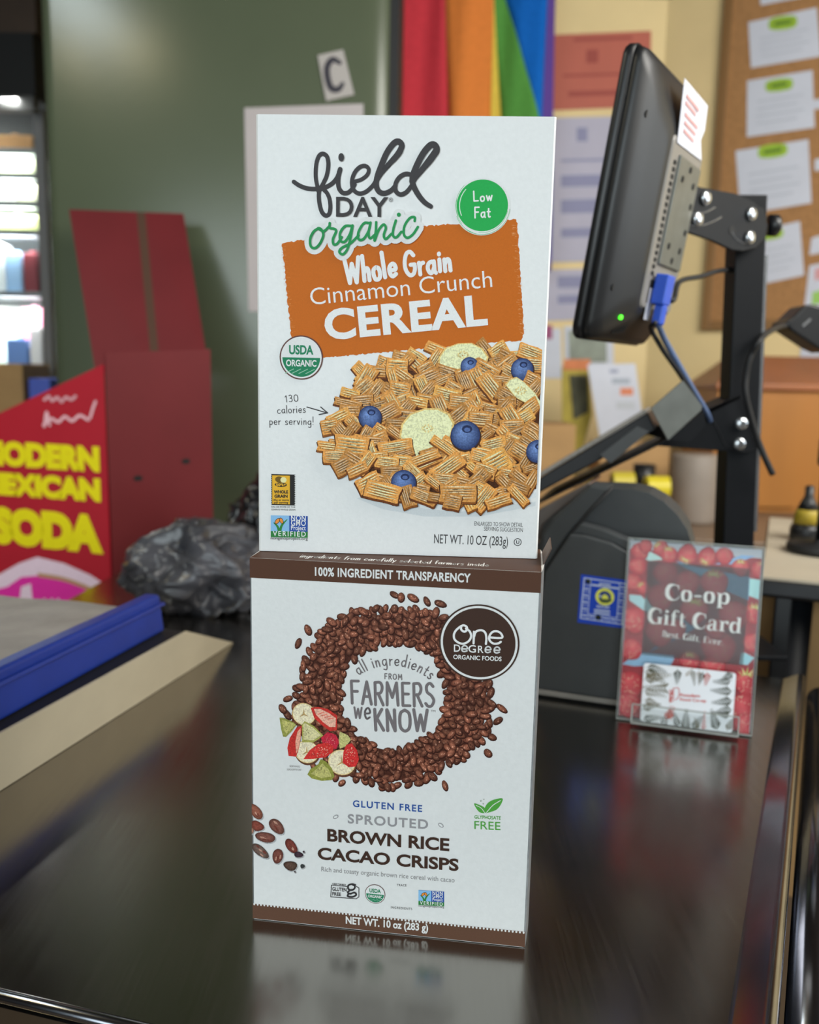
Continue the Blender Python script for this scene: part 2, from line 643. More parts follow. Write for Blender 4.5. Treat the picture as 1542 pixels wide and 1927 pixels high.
    def hand(self, s, a, b, cap, w, col, jig=0.0, seed=1, arc=0.0, track=8, mod=12):
        """hand lettering from baseline point a to b (uv), capital height cap, pen width w; arc bows the baseline"""
        rnd = random.Random(seed)
        tot = sum(HAND[ch][0] + track for ch in s) - track
        L = math.hypot(b[0] - a[0], b[1] - a[1])
        sx = L / tot
        sy = cap / 100.0
        ang = math.atan2(b[1] - a[1], b[0] - a[0])
        x = 0.0
        z = self.z()
        si = 0
        for ch in s:
            g = HAND[ch]
            dy = rnd.uniform(-jig, jig) * cap
            ro = rnd.uniform(-jig, jig) * 1.2
            mid = (x + g[0] / 2) * sx
            if arc:
                R = L / (2 * math.sin(arc / 2)) if arc else 0
                th = (mid / L - 0.5) * arc
            for st in g[1:]:
                pts = [tuple(float(t) for t in p.split(',')) for p in st[1:].split()]
                if st[0] == 'c':
                    pts = spline(pts, 5)
                uv = []
                for px, py in pts:
                    lx, ly = (px - g[0] / 2) * sx, py * sy + dy
                    lx, ly = lx * math.cos(ro) - ly * math.sin(ro), lx * math.sin(ro) + ly * math.cos(ro)
                    if arc:
                        tx = L / 2 + math.sin(th) * (R + ly) + lx * math.cos(th)
                        ty = math.cos(th) * (R + ly) - R * math.cos(arc / 2) - lx * math.sin(th)
                    else:
                        tx, ty = mid + lx, ly
                    uv.append((a[0] + tx * math.cos(ang) - ty * math.sin(ang), a[1] + tx * math.sin(ang) + ty * math.cos(ang)))
                self.stroke(uv, w, col, z=z + (si % 4) * mod * self.STEP, mod=mod)
                si += 1
            x += g[0] + track

    def text(self, s, a, b, cap, col, fat=0.0, shear=0.0, space=1.0):
        """type set from baseline point a to b (uv) with capital height cap"""
        cu = bpy.data.curves.new('type', 'FONT')
        cu.body = s
        cu.size = 1.0
        cu.offset = fat
        cu.shear = shear
        cu.space_character = space
        cu.resolution_u = 4
        o = bpy.data.objects.new('type', cu)
        COL.objects.link(o)
        dg = bpy.context.evaluated_depsgraph_get()
        me = bpy.data.meshes.new_from_object(o.evaluated_get(dg))
        vs = [(v.co.x, v.co.y) for v in me.vertices]
        fs = [tuple(p.vertices) for p in me.polygons]
        bpy.data.objects.remove(o)
        bpy.data.curves.remove(cu)
        bpy.data.meshes.remove(me)
        x0, x1 = min(v[0] for v in vs), max(v[0] for v in vs)
        L = math.hypot(b[0] - a[0], b[1] - a[1])
        ca, sa = (b[0] - a[0]) / L, (b[1] - a[1]) / L
        sx, sy = L / (x1 - x0), cap / (CAPH + 2 * fat)
        uv = []
        for x, y in vs:
            X, Y = (x - x0) * sx, (y + fat) * sy
            uv.append((a[0] + X * ca - Y * sa, a[1] + X * sa + Y * ca))
        self.raw(uv, fs, col, self.z())

    def tpx(self, s, p, q, top, col, **k):
        """text() with the baseline ends and a pixel at capital height given in photo pixels"""
        a, b, t = self.P(*p), self.P(*q), self.P(*top)
        L = math.hypot(b[0] - a[0], b[1] - a[1])
        cap = abs((t[1] - a[1]) * (b[0] - a[0]) - (t[0] - a[0]) * (b[1] - a[1])) / L
        self.text(s, a, b, cap, col, **k)

    def hpx(self, s, p, q, cap, w, col, **k):
        """hand() in photo pixels; cap and w in millimetres"""
        self.hand(s, self.P(*p), self.P(*q), cap / 1000, w / 1000, col, **k)

    def build(self, name, m, parent, label=None):
        o0 = origin_of(parent)
        me = bpy.data.meshes.new(name)
        me.from_pydata([tuple(p - o0) for p in self.v], [], self.f)
        me.materials.append(m)
        ca = me.color_attributes.new('ink', 'FLOAT_COLOR', 'CORNER')
        flat = []
        for c in self.c:
            for q in c:
                flat += [q[0], q[1], q[2], 1.0]
        ca.data.foreach_set('color', flat)
        o = bpy.data.objects.new(name, me)
        if parent is not None:
            o.parent = parent
        COL.objects.link(o)
        if label:
            o['label'] = label
        return o


def _cap_height():
    cu = bpy.data.curves.new('type', 'FONT')
    cu.body = 'H'
    cu.size = 1.0
    o = bpy.data.objects.new('type', cu)
    COL.objects.link(o)
    me = bpy.data.meshes.new_from_object(o.evaluated_get(bpy.context.evaluated_depsgraph_get()))
    h = max(v.co.y for v in me.vertices)
    bpy.data.objects.remove(o)
    bpy.data.curves.remove(cu)
    bpy.data.meshes.remove(me)
    return h


CAPH = _cap_height()


# ------------------------------------------------------------------ the room
def slab(name, x0, x1, y0, y1, z0, z1, m, kind='structure'):
    return tag(MB().abox(x0, x1, y0, y1, z0, z1).build(name, m), kind=kind)


ROOM_T = 2.72
CORNER = Vector((0.948, 3.6, 0))
WDIR = Vector((0.78, -0.6258, 0)).normalized()          # the right wall runs towards the viewer
WN = Vector((-WDIR.y, WDIR.x, 0))
if WN.y > 0:
    WN = -WN
tag(MB().hexa([(-3.2, -2.6, -0.1), (3.6, -2.6, -0.1), (3.6, 3.9, -0.1), (-3.2, 3.9, -0.1),
               (-3.2, -2.6, 0), (3.6, -2.6, 0), (3.6, 3.9, 0), (-3.2, 3.9, 0)]).build('floor', M['floor']), kind='structure')
slab('ceiling', -3.2, 3.6, -2.6, 3.9, ROOM_T, ROOM_T + 0.1, M['ceiling'])
slab('wall_back', -3.2, CORNER.x, 3.6, 3.7, 0, ROOM_T, M['yellow_wall'])
slab('wall_left', -3.3, -3.2, -2.6, 3.7, 0, ROOM_T, M['brown_wood'])
_e = CORNER + WDIR * 3.2
tag(MB().prism([CORNER, _e, _e - WN * 0.1, CORNER - WN * 0.1], (0, 0, ROOM_T)).build('wall_right', M['yellow_wall']), kind='structure')
slab('wall_front', -3.2, 3.6, -2.7, -2.6, 0, ROOM_T, M['brown_wood'])
slab('wall_side', 3.5, 3.6, -2.6, 1.6, 0, ROOM_T, M['brown_wood'])

# ------------------------------------------------------------------ checkout counter
D = Vector((0.317, 0.948, 0))      # along the counter, away from the viewer
A = Vector((0.948, -0.317, 0))     # across it, to the right
Z = Vector((0, 0, 1))


def flat(p, z=0.0):
    return Vector((p[0], p[1], CT + z))


fl = on_z(-40, 1886, CT)
fr = on_z(1340, 2120, CT)
er = on_z(1468, 1300, CT)
er_far = er + (er - fr).normalized() * 0.62
lf = on_z(440, 1210, CT)
ll = on_z(0, 1490, CT)
ll_near = ll - D * 0.36 - A * 0.02
top_poly = [ll_near, fl.lerp(fr, -0.12), fr, er, er_far, er_far - A * 0.55, lf]
fleft = on_z(0, 1898, CT)
fdir = (on_z(100, 1927, CT) - fleft).normalized()
f_l = fleft - fdir * 0.35
f_r = fr - D * 0.03
top_poly = [f_l, fleft + fdir * 0.50, er_far + (fr - er).normalized() * 0.0, er_far - A * 0.75]
edge_dir = (er - on_z(1370, 1927, CT)).normalized()
e0 = on_z(1370, 1927, CT) - edge_dir * 0.10
e1 = er + edge_dir * 0.05
corner_far_left = Vector((-0.62, 1.62, CT))
top_poly = [e0, e1, e1 - A * 0.45 + D * 0.06, e1 - A * 0.60 + D * 0.34, Vector((lf.x - 0.30, lf.y + 0.50, CT)), ll - D * 0.0 - A * 0.25, f_l]
counter = thing('checkout_counter', 'dark brushed steel checkout counter the cereal boxes stand on', 'counter', (0.05, 0.9, 0))
MB().prism([Vector((p.x, p.y, CT - 0.006)) for p in top_poly], (0, 0, 0.006)).build('steel_top', M['steel'], counter)
# cabinet under the top, set back a little
cab = [Vector((p.x, p.y, 0.0)) for p in top_poly]
cen = sum(cab, Vector((0, 0, 0))) / len(cab)
MB().prism([cen + (p - cen) * 0.93 for p in cab], (0, 0, CT - 0.03)).build('cabinet_body', M['black'], counter)
# front edge: thin bright steel lip and an apron
lip0, lip1 = f_l, e0 - edge_dir * 0.0
ld = (lip1 - lip0).normalized()
lo = Vector((ld.y, -ld.x, 0))
if lo.y > 0:
    lo = -lo
MB().tube([lip0 + lo * 0.002 - Z * 0.004, lip1 + lo * 0.002 - Z * 0.004], 0.004, 12).build('front_lip', M['steel_edge'], counter, smooth=True)
MB().prism([lip0 + lo * 0.006 - Z * 0.008, lip1 + lo * 0.006 - Z * 0.008, lip1 - Z * 0.008, lip0 - Z * 0.008], (0, 0, -0.09)).build('front_apron', M['steel'], counter)
# right edge: rolled steel bullnose
ro = Vector((edge_dir.y, -edge_dir.x, 0))
# raised marine edge: inner slope, small round crest, outer drop
mprof = [(0, -.004), (0, 0.0002), (.003, .0006), (.0185, .0092), (.0205, .0101), (.0225, .0105), (.0245, .0101), (.0262, .0090), (.0274, .0070), (.0278, .0045), (.0278, -.10), (.0262, -.10)]
mb = MB()
vs, n_ = [], len(mprof)
for e in (e0, e1):
    vs += [e + ro * a_ + Z * h_ for a_, h_ in mprof]
mb.add(vs, [(k, k + 1, n_ + k + 1, n_ + k) for k in range(n_ - 1)])
o = mb.build('raised_edge', M['steel_edge'], counter, smooth=True)
o.data.set_sharp_from_angle(angle=math.radians(40))
# second rail beside it
b0, b1 = e0 + ro * 0.050 - Z * 0.022, e1 + ro * 0.050 - Z * 0.022
MB().tube([b0, b1], 0.019, 24).build('bumper_rail', M['steel_edge'], counter, smooth=True)
# raised bagging ledge along the left: beige side board with a slanted end, dark top
LEDGE = 0.058
sd = (lf - ll).normalized()
lt1 = on_z(353, 1188, CT + LEDGE)
lt0 = on_z(0, 1389, CT + LEDGE)
td = (lt1 - lt0).normalized()
bnear, tnear = ll - sd * 0.34, lt1 - sd * 0.67
ledge = thing('bagging_ledge', 'raised ledge with a beige side board and black top, left of the cereal boxes', 'ledge', ll)
MB().hexa([bnear + Z * .0004, lf + Z * .0004, lf + Z * .0004 - A * 0.004, bnear + Z * .0004 - A * 0.004, tnear, lt1, lt1 - A * 0.004, tnear - A * 0.004]).build('side_board', M['laminate'], ledge, bevel=0.0005)
pl_ = -A
MB().hexa([p + Z * .0004 for p in (bnear - A * .0045, lf - A * .0045 - sd * .14, lf - A * .5 - sd * .10, bnear - A * .5)] + [ tnear - A * .0045 - Z * .0005, lt1 - A * .0045 - Z * .0005, lt1 - A * .48 - Z * .0005, tnear - A * .48 - Z * .0005]).build('platform', M['black_rubber'], ledge)

# ------------------------------------------------------------------ cereal boxes
LX, LY, LW, LH, LYAW, LDEP = -0.0104, 0.5522, 0.1914, 0.2605, -0.1348, 0.075
UX, UY, UW, UH, UYAW, UDEP = -0.0078, 0.5824, 0.190, 0.2825, -0.0407, 0.060


def carton(name, label, x, y, z, w, h, yaw, dep, bulge, m_body):
    ax = Vector((math.cos(yaw), math.sin(yaw), 0))
    dp = Vector((-math.sin(yaw), math.cos(yaw), 0))
    p0 = Vector((x, y, z))
    root = thing(name, label, 'cereal box', p0 + dp * dep / 2)
    r = 0.0012
    prof = [(-w / 2 + r, 0), (w / 2 - r, 0), (w / 2, r)]
    for k in range(1, 8):
        t = k / 8
        prof.append((w / 2 + bulge * math.sin(math.pi * t), dep * t))
    prof += [(w / 2, dep - r), (w / 2 - r, dep), (-w / 2 + r, dep), (-w / 2, dep - r)]
    for k in range(7, 0, -1):
        t = k / 8
        prof.append((-w / 2 - bulge * 0.4 * math.sin(math.pi * t), dep * t))
    prof.append((-w / 2, r))
    MB().prism([p0 + ax * a + dp * b for a, b in prof], (0, 0, h)).build('carton', m_body, root)
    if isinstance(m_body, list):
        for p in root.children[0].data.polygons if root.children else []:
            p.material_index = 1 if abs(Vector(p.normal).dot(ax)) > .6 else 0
    return root, ax, dp, p0


carton_white = mat('coated_white_carton', (0.86, 0.865, 0.86), 0.42, 0, 0.02, 300, 0.05, 500)
WHITE = (0.86, 0.865, 0.86)

upper, uax, udp, up0 = carton('cereal_box', 'white cereal box with an orange banner, standing on top of the brown-edged box', UX, UY, CT + LH + 0.0009, UW, UH, UYAW, UDEP, 0.0005, carton_white)
U = Art(up0, uax, Z)


def c1(x, y):
    return U.P(480 + x / 2.6586, 210 + y / 2.6586)


def c1s(s):
    return [c1(*[float(t) for t in p.split(',')]) for p in s.split()]


UPX = (U.P(760, 600)[0] - U.P(750, 600)[0]) / 10        # metres per photo pixel on the upper front
GREY = ink('#3a3a3c')
# folded top seam, faint
a = U.sub(1e-4)
# orange brushed banner
rb = random.Random(5)


def brushed(corners, amp, n=60):
    out = []
    for i in range(len(corners)):
        p, q = corners[i], corners[(i + 1) % len(corners)]
        L = math.hypot(q[0] - p[0], q[1] - p[1])
        nx, ny = -(q[1] - p[1]) / L, (q[0] - p[0]) / L
        m_ = max(4, int(L / 0.0012))
        for k in range(m_):
            t = k / m_
            d = rb.uniform(-amp, amp)
            out.append((p[0] + (q[0] - p[0]) * t + nx * d, p[1] + (q[1] - p[1]) * t + ny * d))
    return out


a.poly(brushed(U.PP([(531, 459), (560, 453), (793, 426), (970, 413), (974, 420), (986, 628), (981, 641), (800, 656), (556, 678), (549, 640)]), 0.0005), ink('#b86210'))
a.hold = a.k + 1
for k in range(110):   # dry-brush ends of the banner
    t = rb.random()
    p = U.P(528 + 22 * t + rb.uniform(-2, 3), 464 + 196 * t)
    L_ = rb.uniform(0.0012, 0.0036)
    a.poly([(p[0], p[1]), (p[0] + L_, p[1] - .00012), (p[0] + L_, p[1] + .0001)], ink(rb.choice(['#c27028', '#b86210', '#ce8a4a'])))
    p = U.P(974 + 15 * t + rb.uniform(-3, 2), 424 + 204 * t)
    a.poly([(p[0], p[1]), (p[0] - L_, p[1] + .00012), (p[0] - L_, p[1] - .0001)], ink(rb.choice(['#c98a4c', '#dba878', '#b86210'])))
a.hold = None
a.build('orange_banner', PRINT, upper, 'orange brush-stroke banner')

# script brand lettering
a = U.sub(2.5e-4)
a.STEP = 3e-6
w1 = 21 / 2.6586 * UPX
STROKES_FIELD = [
    ('195,352 222,370 258,384 300,388 345,382 385,362 412,330 426,288', 21, 21),
    ('318,400 305,330 308,262 322,222 342,212 362,228 368,268 360,320 340,365 322,400 322,450 334,500 354,521 372,512 378,480 374,440 362,410 346,392', 20, 20),
    ('428,290 418,335 420,380 438,406 462,408 482,394 500,366', 22, 20),
    ('490,352 530,342 562,318 570,290 552,273 524,280 498,310 486,352 494,392 522,411 556,402 588,374 604,350', 18, 20),
    ('600,362 632,310 680,255 722,205 736,172 720,152 696,160 662,205 634,268 612,330 608,372 622,402 650,410 682,396 704,372', 24, 22),
    ('796,338 780,318 752,314 722,332 704,365 706,400 728,416 756,406 784,372 812,320', 21, 20),
    ('786,350 830,300 880,240 910,198 900,170 876,172 840,215 802,290 788,340 796,378 822,424 852,458 880,476', 27, 22),
]
for s, wa, wb in STROKES_FIELD:
    uv = c1s(s)
    n = len(uv)
    ws = [(wa + (wb - wa) * i / (n - 1) + 6 * math.sin(math.pi * i / (n - 1)) * (1 if wa > 22 else 0.2)) / 2.6586 * UPX for i in range(n)]
    a.stroke(uv, ws, GREY, smooth=7, mod=48)
# the loaded right-hand sides of the tall loops
a.stroke(c1s('664,276 700,236 728,196 730,174'), [16 * UPX / 2.66, 27 * UPX / 2.66, 30 * UPX / 2.66, 18 * UPX / 2.66], GREY, smooth=6)
a.stroke(c1s('806,326 850,276 892,222 904,190'), [16 * UPX / 2.66, 30 * UPX / 2.66, 34 * UPX / 2.66, 20 * UPX / 2.66], GREY, smooth=6)
a.ellipse(c1(433, 231), 14 / 2.66 * UPX, 19 / 2.66 * UPX, GREY)
p, q = c1(407, 527), c1(668, 529)
a.text('DAY', p, q, 93 / 2.66 * UPX, GREY, fat=0.022)
a.ring(c1(681, 443), 3.0 * UPX, 3.7 * UPX, GREY, 20)
a.text('R', c1(677, 448), c1(686, 448), 3.6 * UPX, GREY)
a.build('brand_lettering', PRINT, upper, 'dark grey script brand lettering')

a = U.sub(4e-4)
a.STEP = 3e-6
ORG = ['318,586 294,604 278,640 282,676 304,684 328,660 344,618 332,590 318,586 346,600 372,578',
       '376,560 376,584 396,588 408,600 392,640 396,666 414,662 436,630',
       '484,574 452,576 428,610 430,648 452,652 476,616 490,572 478,640 464,690 442,716 424,704 436,684 480,660 520,622',
       '576,560 546,562 520,604 520,640 544,640 570,600 580,558 570,610 578,636 604,616',
       '608,556 606,600 600,648 620,596 644,568 656,584 646,620 656,640 684,614',
       '706,548 694,590 692,622 708,632 734,604',
       '800,550 800,532 776,536 750,574 746,616 764,634 792,616 816,580']
for wd, col in ((58, WHITE), (12.5, ink('#1f8a4c'))):
    for s in ORG:
        a.stroke(c1s(s), wd / 2.6586 * UPX, col, smooth=6, mod=60 if wd > 20 else 30)
    a.ellipse(c1(721, 519), (13 if wd < 20 else 32) / 2.66 * UPX * (0.75 if wd < 20 else 0.9), (13 if wd < 20 else 32) / 2.66 * UPX * (0.75 if wd < 20 else 0.9), col)
a.build('script_lettering', PRINT, upper, 'green handwritten lettering with a white outline')

a = U.sub(5.5e-4)
a.STEP = 4e-6
LWH = ink('#f3f1ea')
a.hpx('Whole', (652, 533), (748, 520), 15.5, 2.75, LWH, jig=0.035, seed=4, track=14, mod=40)
a.hpx('Grain', (762, 519), (851, 509), 14.5, 2.65, LWH, jig=0.03, seed=9, track=14, mod=40)
a.tpx('Cinnamon Crunch', (586, 574), (927, 540), (584, 543), LWH, fat=-0.004, space=1.0)
a.tpx('CEREAL', (614, 641), (919, 612), (612, 583), LWH, fat=0.036, space=1.05)
a.build('banner_lettering', PRINT, upper, 'white product lettering on the banner')

# green roundel
a = U.sub(6e-4)
c = U.P(908, 387)
r = 47 * UPX
for k, (rr, dx, dy) in enumerate(((52, 0, -2), (50, 1, -3))):
    a.ellipse((c[0] + dx * UPX, c[1] + dy * UPX), rr * UPX, rr * UPX * 0.98, WHITE, n=48)
a.ellipse(c, r * 1.0, r * 0.97, ink('#1ea24c'), n=56)
for k in range(7):
    a0 = rb.uniform(1.8, 5.6)
    a.ring((c[0] + rb.uniform(-1, 1) * UPX, c[1] + rb.uniform(-1.5, .5) * UPX), (47 + k * 0.6) * UPX, (47.6 + k * 0.62) * UPX, ink('#2fae5a'), 30, a0, a0 + rb.uniform(0.5, 1.6))
a.ring(c, 41 * UPX, 42.4 * UPX, ink('#c8efd4'), 24, 2.4, 3.6)
a.hpx('Low', (891, 379), (927, 378), 5.9, 0.95, LWH, jig=0.03, seed=2, track=16)
a.hpx('Fat', (893, 410), (923, 409), 6.4, 0.95, LWH, jig=0.03, seed=3, track=16)
a.build('green_badge', PRINT, upper, 'round green badge with white hand lettering')


def organic_seal(art, c, r, px, big):
    g = ink('#1c7a54')
    art.ellipse(c, r, r, ink('#5b3a34'), n=48)
    art.ellipse(c, r * 0.94, r * 0.94, WHITE, n=48)
    uv = [(c[0] + math.cos(t) * r * 0.87, c[1] + math.sin(t) * r * 0.87 + 0) for t in [math.pi + 0.0 + k * math.pi / 24 for k in range(25)]]
    art.poly(uv, g)
    for k in range(4):
        x = c[0] + (-0.45 + 0.32 * k) * r
        art.stroke([(x - 0.3 * r, c[1] - 0.72 * r), (x + 0.1 * r, c[1] - 0.52 * r)], r * 0.03, ink('#8fc0a8'))
    art.text('USDA', (c[0] - 0.56 * r, c[1] + 0.14 * r), (c[0] + 0.56 * r, c[1] + 0.14 * r), 0.42 * r, g, fat=0.035)
    art.text('ORGANIC', (c[0] - 0.70 * r, c[1] - 0.40 * r), (c[0] + 0.70 * r, c[1] - 0.40 * r), 0.30 * r, WHITE, fat=0.03)


a = U.sub(6.5e-4)
organic_seal(a, U.P(567.5, 673), 41.5 * UPX, UPX, True)
a.build('organic_seal', PRINT, upper, 'round green and white seal')

a = U.sub(4e-4)
a.hpx('130', (537, 757), (562, 755), 4.4, 0.42, GREY, jig=0.02, track=18)
a.hpx('calories', (522, 778), (576, 776), 5.2, 0.42, GREY, jig=0.02, track=12)
a.hpx('per serving!', (507, 799), (591, 799), 5.2, 0.42, GREY, jig=0.02, track=12)
a.stroke(U.PP([(578, 766), (592, 770), (616, 777)]), 0.0007, GREY, smooth=4)
a.stroke(U.PP([(604, 766), (617, 777), (601, 780)]), 0.0007, GREY)
a.build('calorie_note', PRINT, upper, 'handwritten calorie note with an arrow')

# yellow stamp with perforated edge
a = U.sub(4e-4)
YEL, BLK = ink('#d6a92e'), ink('#232323')
p, q = U.P(511, 950), U.P(556, 893)
a.rect(p[0], p[1], q[0], q[1], BLK)
for k in range(14):
    v = p[1] + (q[1] - p[1]) * (k + 0.5) / 14
    a.ellipse((q[0], v), 1.2 * UPX, 1.3 * UPX, WHITE, n=10)
    a.ellipse((p[0], v), 1.0 * UPX, 1.2 * UPX, WHITE, n=10)
p2, q2 = U.P(513, 948), U.P(546, 895)
a.rect(p2[0], p2[1], q2[0], q2[1], YEL)
a.ellipse(U.P(526, 902), 8 * UPX, 6 * UPX, ink('#6b5416'))
a.ellipse(U.P(534, 903), 6 * UPX, 5.5 * UPX, ink('#e8d9a0'))
a.ellipse(U.P(529, 912), 12 * UPX, 4.4 * UPX, BLK)
a.tpx('50%+', (520, 914.5), (539, 914.5), (520, 909.5), YEL, fat=0.04)
a.tpx('WHOLE', (516, 928.5), (543, 928.5), (516, 922.5), BLK, fat=0.05)
a.tpx('GRAIN', (517, 936.5), (542, 936.5), (517, 930.5), BLK, fat=0.05)
a.tpx('25g or more', (515, 942.5), (544, 942.5), (515, 938.5), BLK, fat=0.03)
a.tpx('per serving', (516, 947.3), (543, 947.3), (516, 943.8), BLK, fat=0.03)
a.tpx('50% OR MORE OF THE', (511, 955), (556, 955.5), (511, 952.2), GREY)
a.tpx('GRAIN IS WHOLE GRAIN', (511, 960), (556, 960.5), (511, 957), GREY)
a.build('grain_stamp', PRINT, upper, 'yellow and black perforated stamp')


def verified_badge(art, T):
    """blue and green badge with an orange butterfly; T maps unit square (x right, y down) to uv"""
    def pl(pts):
        return [T(*p) for p in pts]
    art.poly(pl([(0, 0), (1, 0), (1, 0.74), (0, 0.74)]), ink('#2b4f9c'))
    art.poly(pl([(0, 0), (0.5, 0), (0.5, 0.74), (0, 0.74)]), ink('#7fb4dc'))
    art.poly(pl([(0, 0.72), (1, 0.72), (1, 1), (0, 1)]), ink('#2c7a3c'))
    gr = ink('#2f7d3a')
    e = math.hypot(T(1, 0)[0] - T(0, 0)[0], T(1, 0)[1] - T(0, 0)[1])
    art.stroke(pl([(0.08, 0.34), (0.18, 0.5), (0.23, 0.74)]), [0.02 * e, 0.06 * e, 0.07 * e], gr, smooth=5)
    art.stroke(pl([(0.44, 0.18), (0.30, 0.45), (0.25, 0.74)]), [0.02 * e, 0.06 * e, 0.07 * e], gr, smooth=5)
    orr, bk = ink('#e58a3a'), ink('#2a2420')
    for cc, ra, rb_, ro_ in (((0.18, 0.26), 0.10, 0.055, 0.9), ((0.29, 0.24), 0.09, 0.05, 2.0)):
        art.ellipse(T(*cc), ra * e, rb_ * e, bk, ro_, 16)
        art.ellipse(T(*cc), ra * e * 0.8, rb_ * e * 0.75, orr, ro_, 16)
    w = ink('#e6ecf2')
    art.text('NON', T(0.55, 0.225), T(0.95, 0.225), 0.15 * e, w, fat=0.012, space=1.1)
    art.text('GMO', T(0.55, 0.45), T(0.95, 0.45), 0.15 * e, w, fat=0.012, space=1.1)
    art.text('Project', T(0.55, 0.655), T(0.95, 0.655), 0.125 * e, w, fat=0.01)
    art.text('VERIFIED', T(0.06, 0.945), T(0.95, 0.945), 0.14 * e, w, fat=0.012, space=1.3)
    art.text('nongmoproject.org', T(0.0, 1.10), T(1.0, 1.10), 0.075 * e, GREY)


a = U.sub(4e-4)
verified_badge(a, lambda x, y: U.P(510 + 69.5 * x, 969.5 + 1.5 * x + 41 * y))
a.build('verified_badge', PRINT, upper, 'small blue and green badge with an orange butterfly')

a = U.sub(4e-4)
a.tpx('ENLARGED TO SHOW DETAIL', (893, 988.5), (984, 991.5), (893, 981), GREY, fat=-0.005)
a.tpx('SERVING SUGGESTION', (911, 998.5), (984, 1001), (911, 991), GREY, fat=-0.005)
a.tpx('NET WT. 10 OZ (283g)', (817, 1022), (956, 1027), (817, 1005), GREY, fat=0.0)
a.ring(U.P(974.5, 1020), 6.2 * UPX, 7.6 * UPX, GREY, 30)
a.tpx('U', (971.5, 1023.2), (977.5, 1023.4), (971.5, 1016.5), GREY, fat=0.02)
a.build('net_weight_text', PRINT, upper)

# printed photograph of the bowl
a = U.sub(1.2e-4)
a.umin, a.umax = -0.094, 0.0922
rc = random.Random(11)
heap = [(614, 830), (617, 800), (640, 760), (668, 715), (700, 682), (735, 668), (772, 655), (800, 660), (835, 648), (875, 643), (930, 640), (950, 652), (985, 655), (1021, 672), (1019, 760), (1016, 880), (1013, 933), (975, 945), (925, 955), (870, 958), (815, 954), (760, 946), (720, 932), (680, 905), (650, 885), (628, 862)]
bowl = [(616, 852), (612, 830), (616, 800), (632, 772), (660, 760), (1021, 700), (1014, 936), (960, 950), (900, 958), (845, 960), (790, 955), (735, 944), (690, 925), (650, 898), (628, 875)]
shadow = U.PP([(640, 890), (740, 950), (860, 966), (1012, 950), (1011, 985), (930, 1030), (800, 1034), (710, 1010), (660, 960)])
a.poly(U.PP([(828 + (x - 828) * (.90 if x < 1000 else 1), 805 + (y - 805) * .90) for x, y in heap]), ink('#4a270c'))


b_ = a
a = U.sub(0.6e-4)
a.umin, a.umax = -0.094, 0.0922
a.poly(U.PP([(672, 938), (700, 930), (760, 952), (860, 964), (1012, 944), (1012, 952), (900, 972), (800, 972), (720, 958)]), ink('#c3ced0'))
a.poly(U.PP(bowl), ink('#cdd8da'))
a.poly(U.PP([(621, 835), (622, 806), (640, 775), (668, 765), (1020, 720), (1014, 926), (955, 940), (845, 950), (740, 934), (660, 890), (632, 862)]), ink('#dfe6e6'))
a.build('bowl_print', PRINT, upper, 'printed white bowl')
a = b_


def inside(p, poly):
    c_ = False
    for i in range(len(poly)):
        x0, y0 = poly[i]
        x1, y1 = poly[i - 1]
        if (y0 > p[1]) != (y1 > p[1]) and p[0] < (x1 - x0) * (p[1] - y0) / (y1 - y0) + x0:
            c_ = not c_
    return c_


def clipx(uv, umax):
    return [(min(p[0], umax), p[1]) for p in uv]


UMAX = 0.0922


def square(cx, cy, L, Wd, ang, tone, depth=6):
    """one toasted cereal square: dark edge, golden top with ridges"""
    ca, sa = math.cos(ang), math.sin(ang)

    def q(x, y, k=0.0):
        return U.P(cx + x * ca - y * sa, cy + x * sa + y * ca + k)
    rnd_ = [(-1, -.9), (-.92, -1), (-.3, -.94), (.3, -1.04), (.92, -1), (1, -.9), (.97, 0), (1, .9), (.9, 1), (.2, .95), (-.4, 1.03), (-.93, 1), (-1, .88), (-.96, 0)]
    rnd_ = [(x * rc.uniform(.93, 1.05), y * rc.uniform(.93, 1.05)) for x, y in rnd_]
    base = (0xc6, 0x8e, 0x48)

    def sh(k):
        return ink('#%02x%02x%02x' % tuple(max(0, min(255, int(v * k))) for v in base))
    a.poly(clipx([q(x * L * 1.06, y * Wd * 1.08, 2.5) for x, y in rnd_], UMAX), ink('#3f200a'))
    a.poly(clipx([q(x * L, y * Wd, depth * 0.5) for x, y in rnd_], UMAX), ink('#7d4a18') if rc.random() < .6 else ink('#643510'))
    a.poly(clipx([q(x * L, y * Wd, -1) for x, y in rnd_], UMAX), sh(tone))
    a.hold = a.k + 1
    nr = 5 if Wd > 11 else 3
    for k in range(nr):
        y = -0.72 + 1.44 * (k + .5) / nr
        for s_ in (0, 1):
            yy = y + (0.14 if s_ else -0.08)
            col = sh(tone * .66) if s_ else ink('#%02x%02x%02x' % tuple(min(255, int(v_ * min(1.08, tone))) for v_ in (0xe4, 0xca, 0xa0)))
            x0, x1 = -rc.uniform(.72, .92), rc.uniform(.7, .92)
            pts = [q(x0 * L, yy * Wd + rc.uniform(-.5, .5), -1), q(0, yy * Wd + rc.uniform(-.8, .8), -1), q(x1 * L, yy * Wd + rc.uniform(-.5, .5), -1)]
            a.stroke(clipx(pts, UMAX), [UPX * 0.5, UPX * (Wd * .13 + .6), UPX * 0.5], col, smooth=3, cap=False)
    a.hold = a.k + 2
    for k in range(5):
        p_ = q(rc.uniform(-.8, .8) * L, rc.uniform(-.8, .8) * Wd, -1)
        if p_[0] < UMAX - .001:
            a.ellipse(p_, UPX * rc.uniform(.7, 1.6), UPX * rc.uniform(.6, 1.2), sh(tone * rc.uniform(.55, .75)), rc.uniform(0, 3), 6)
    a.hold = None


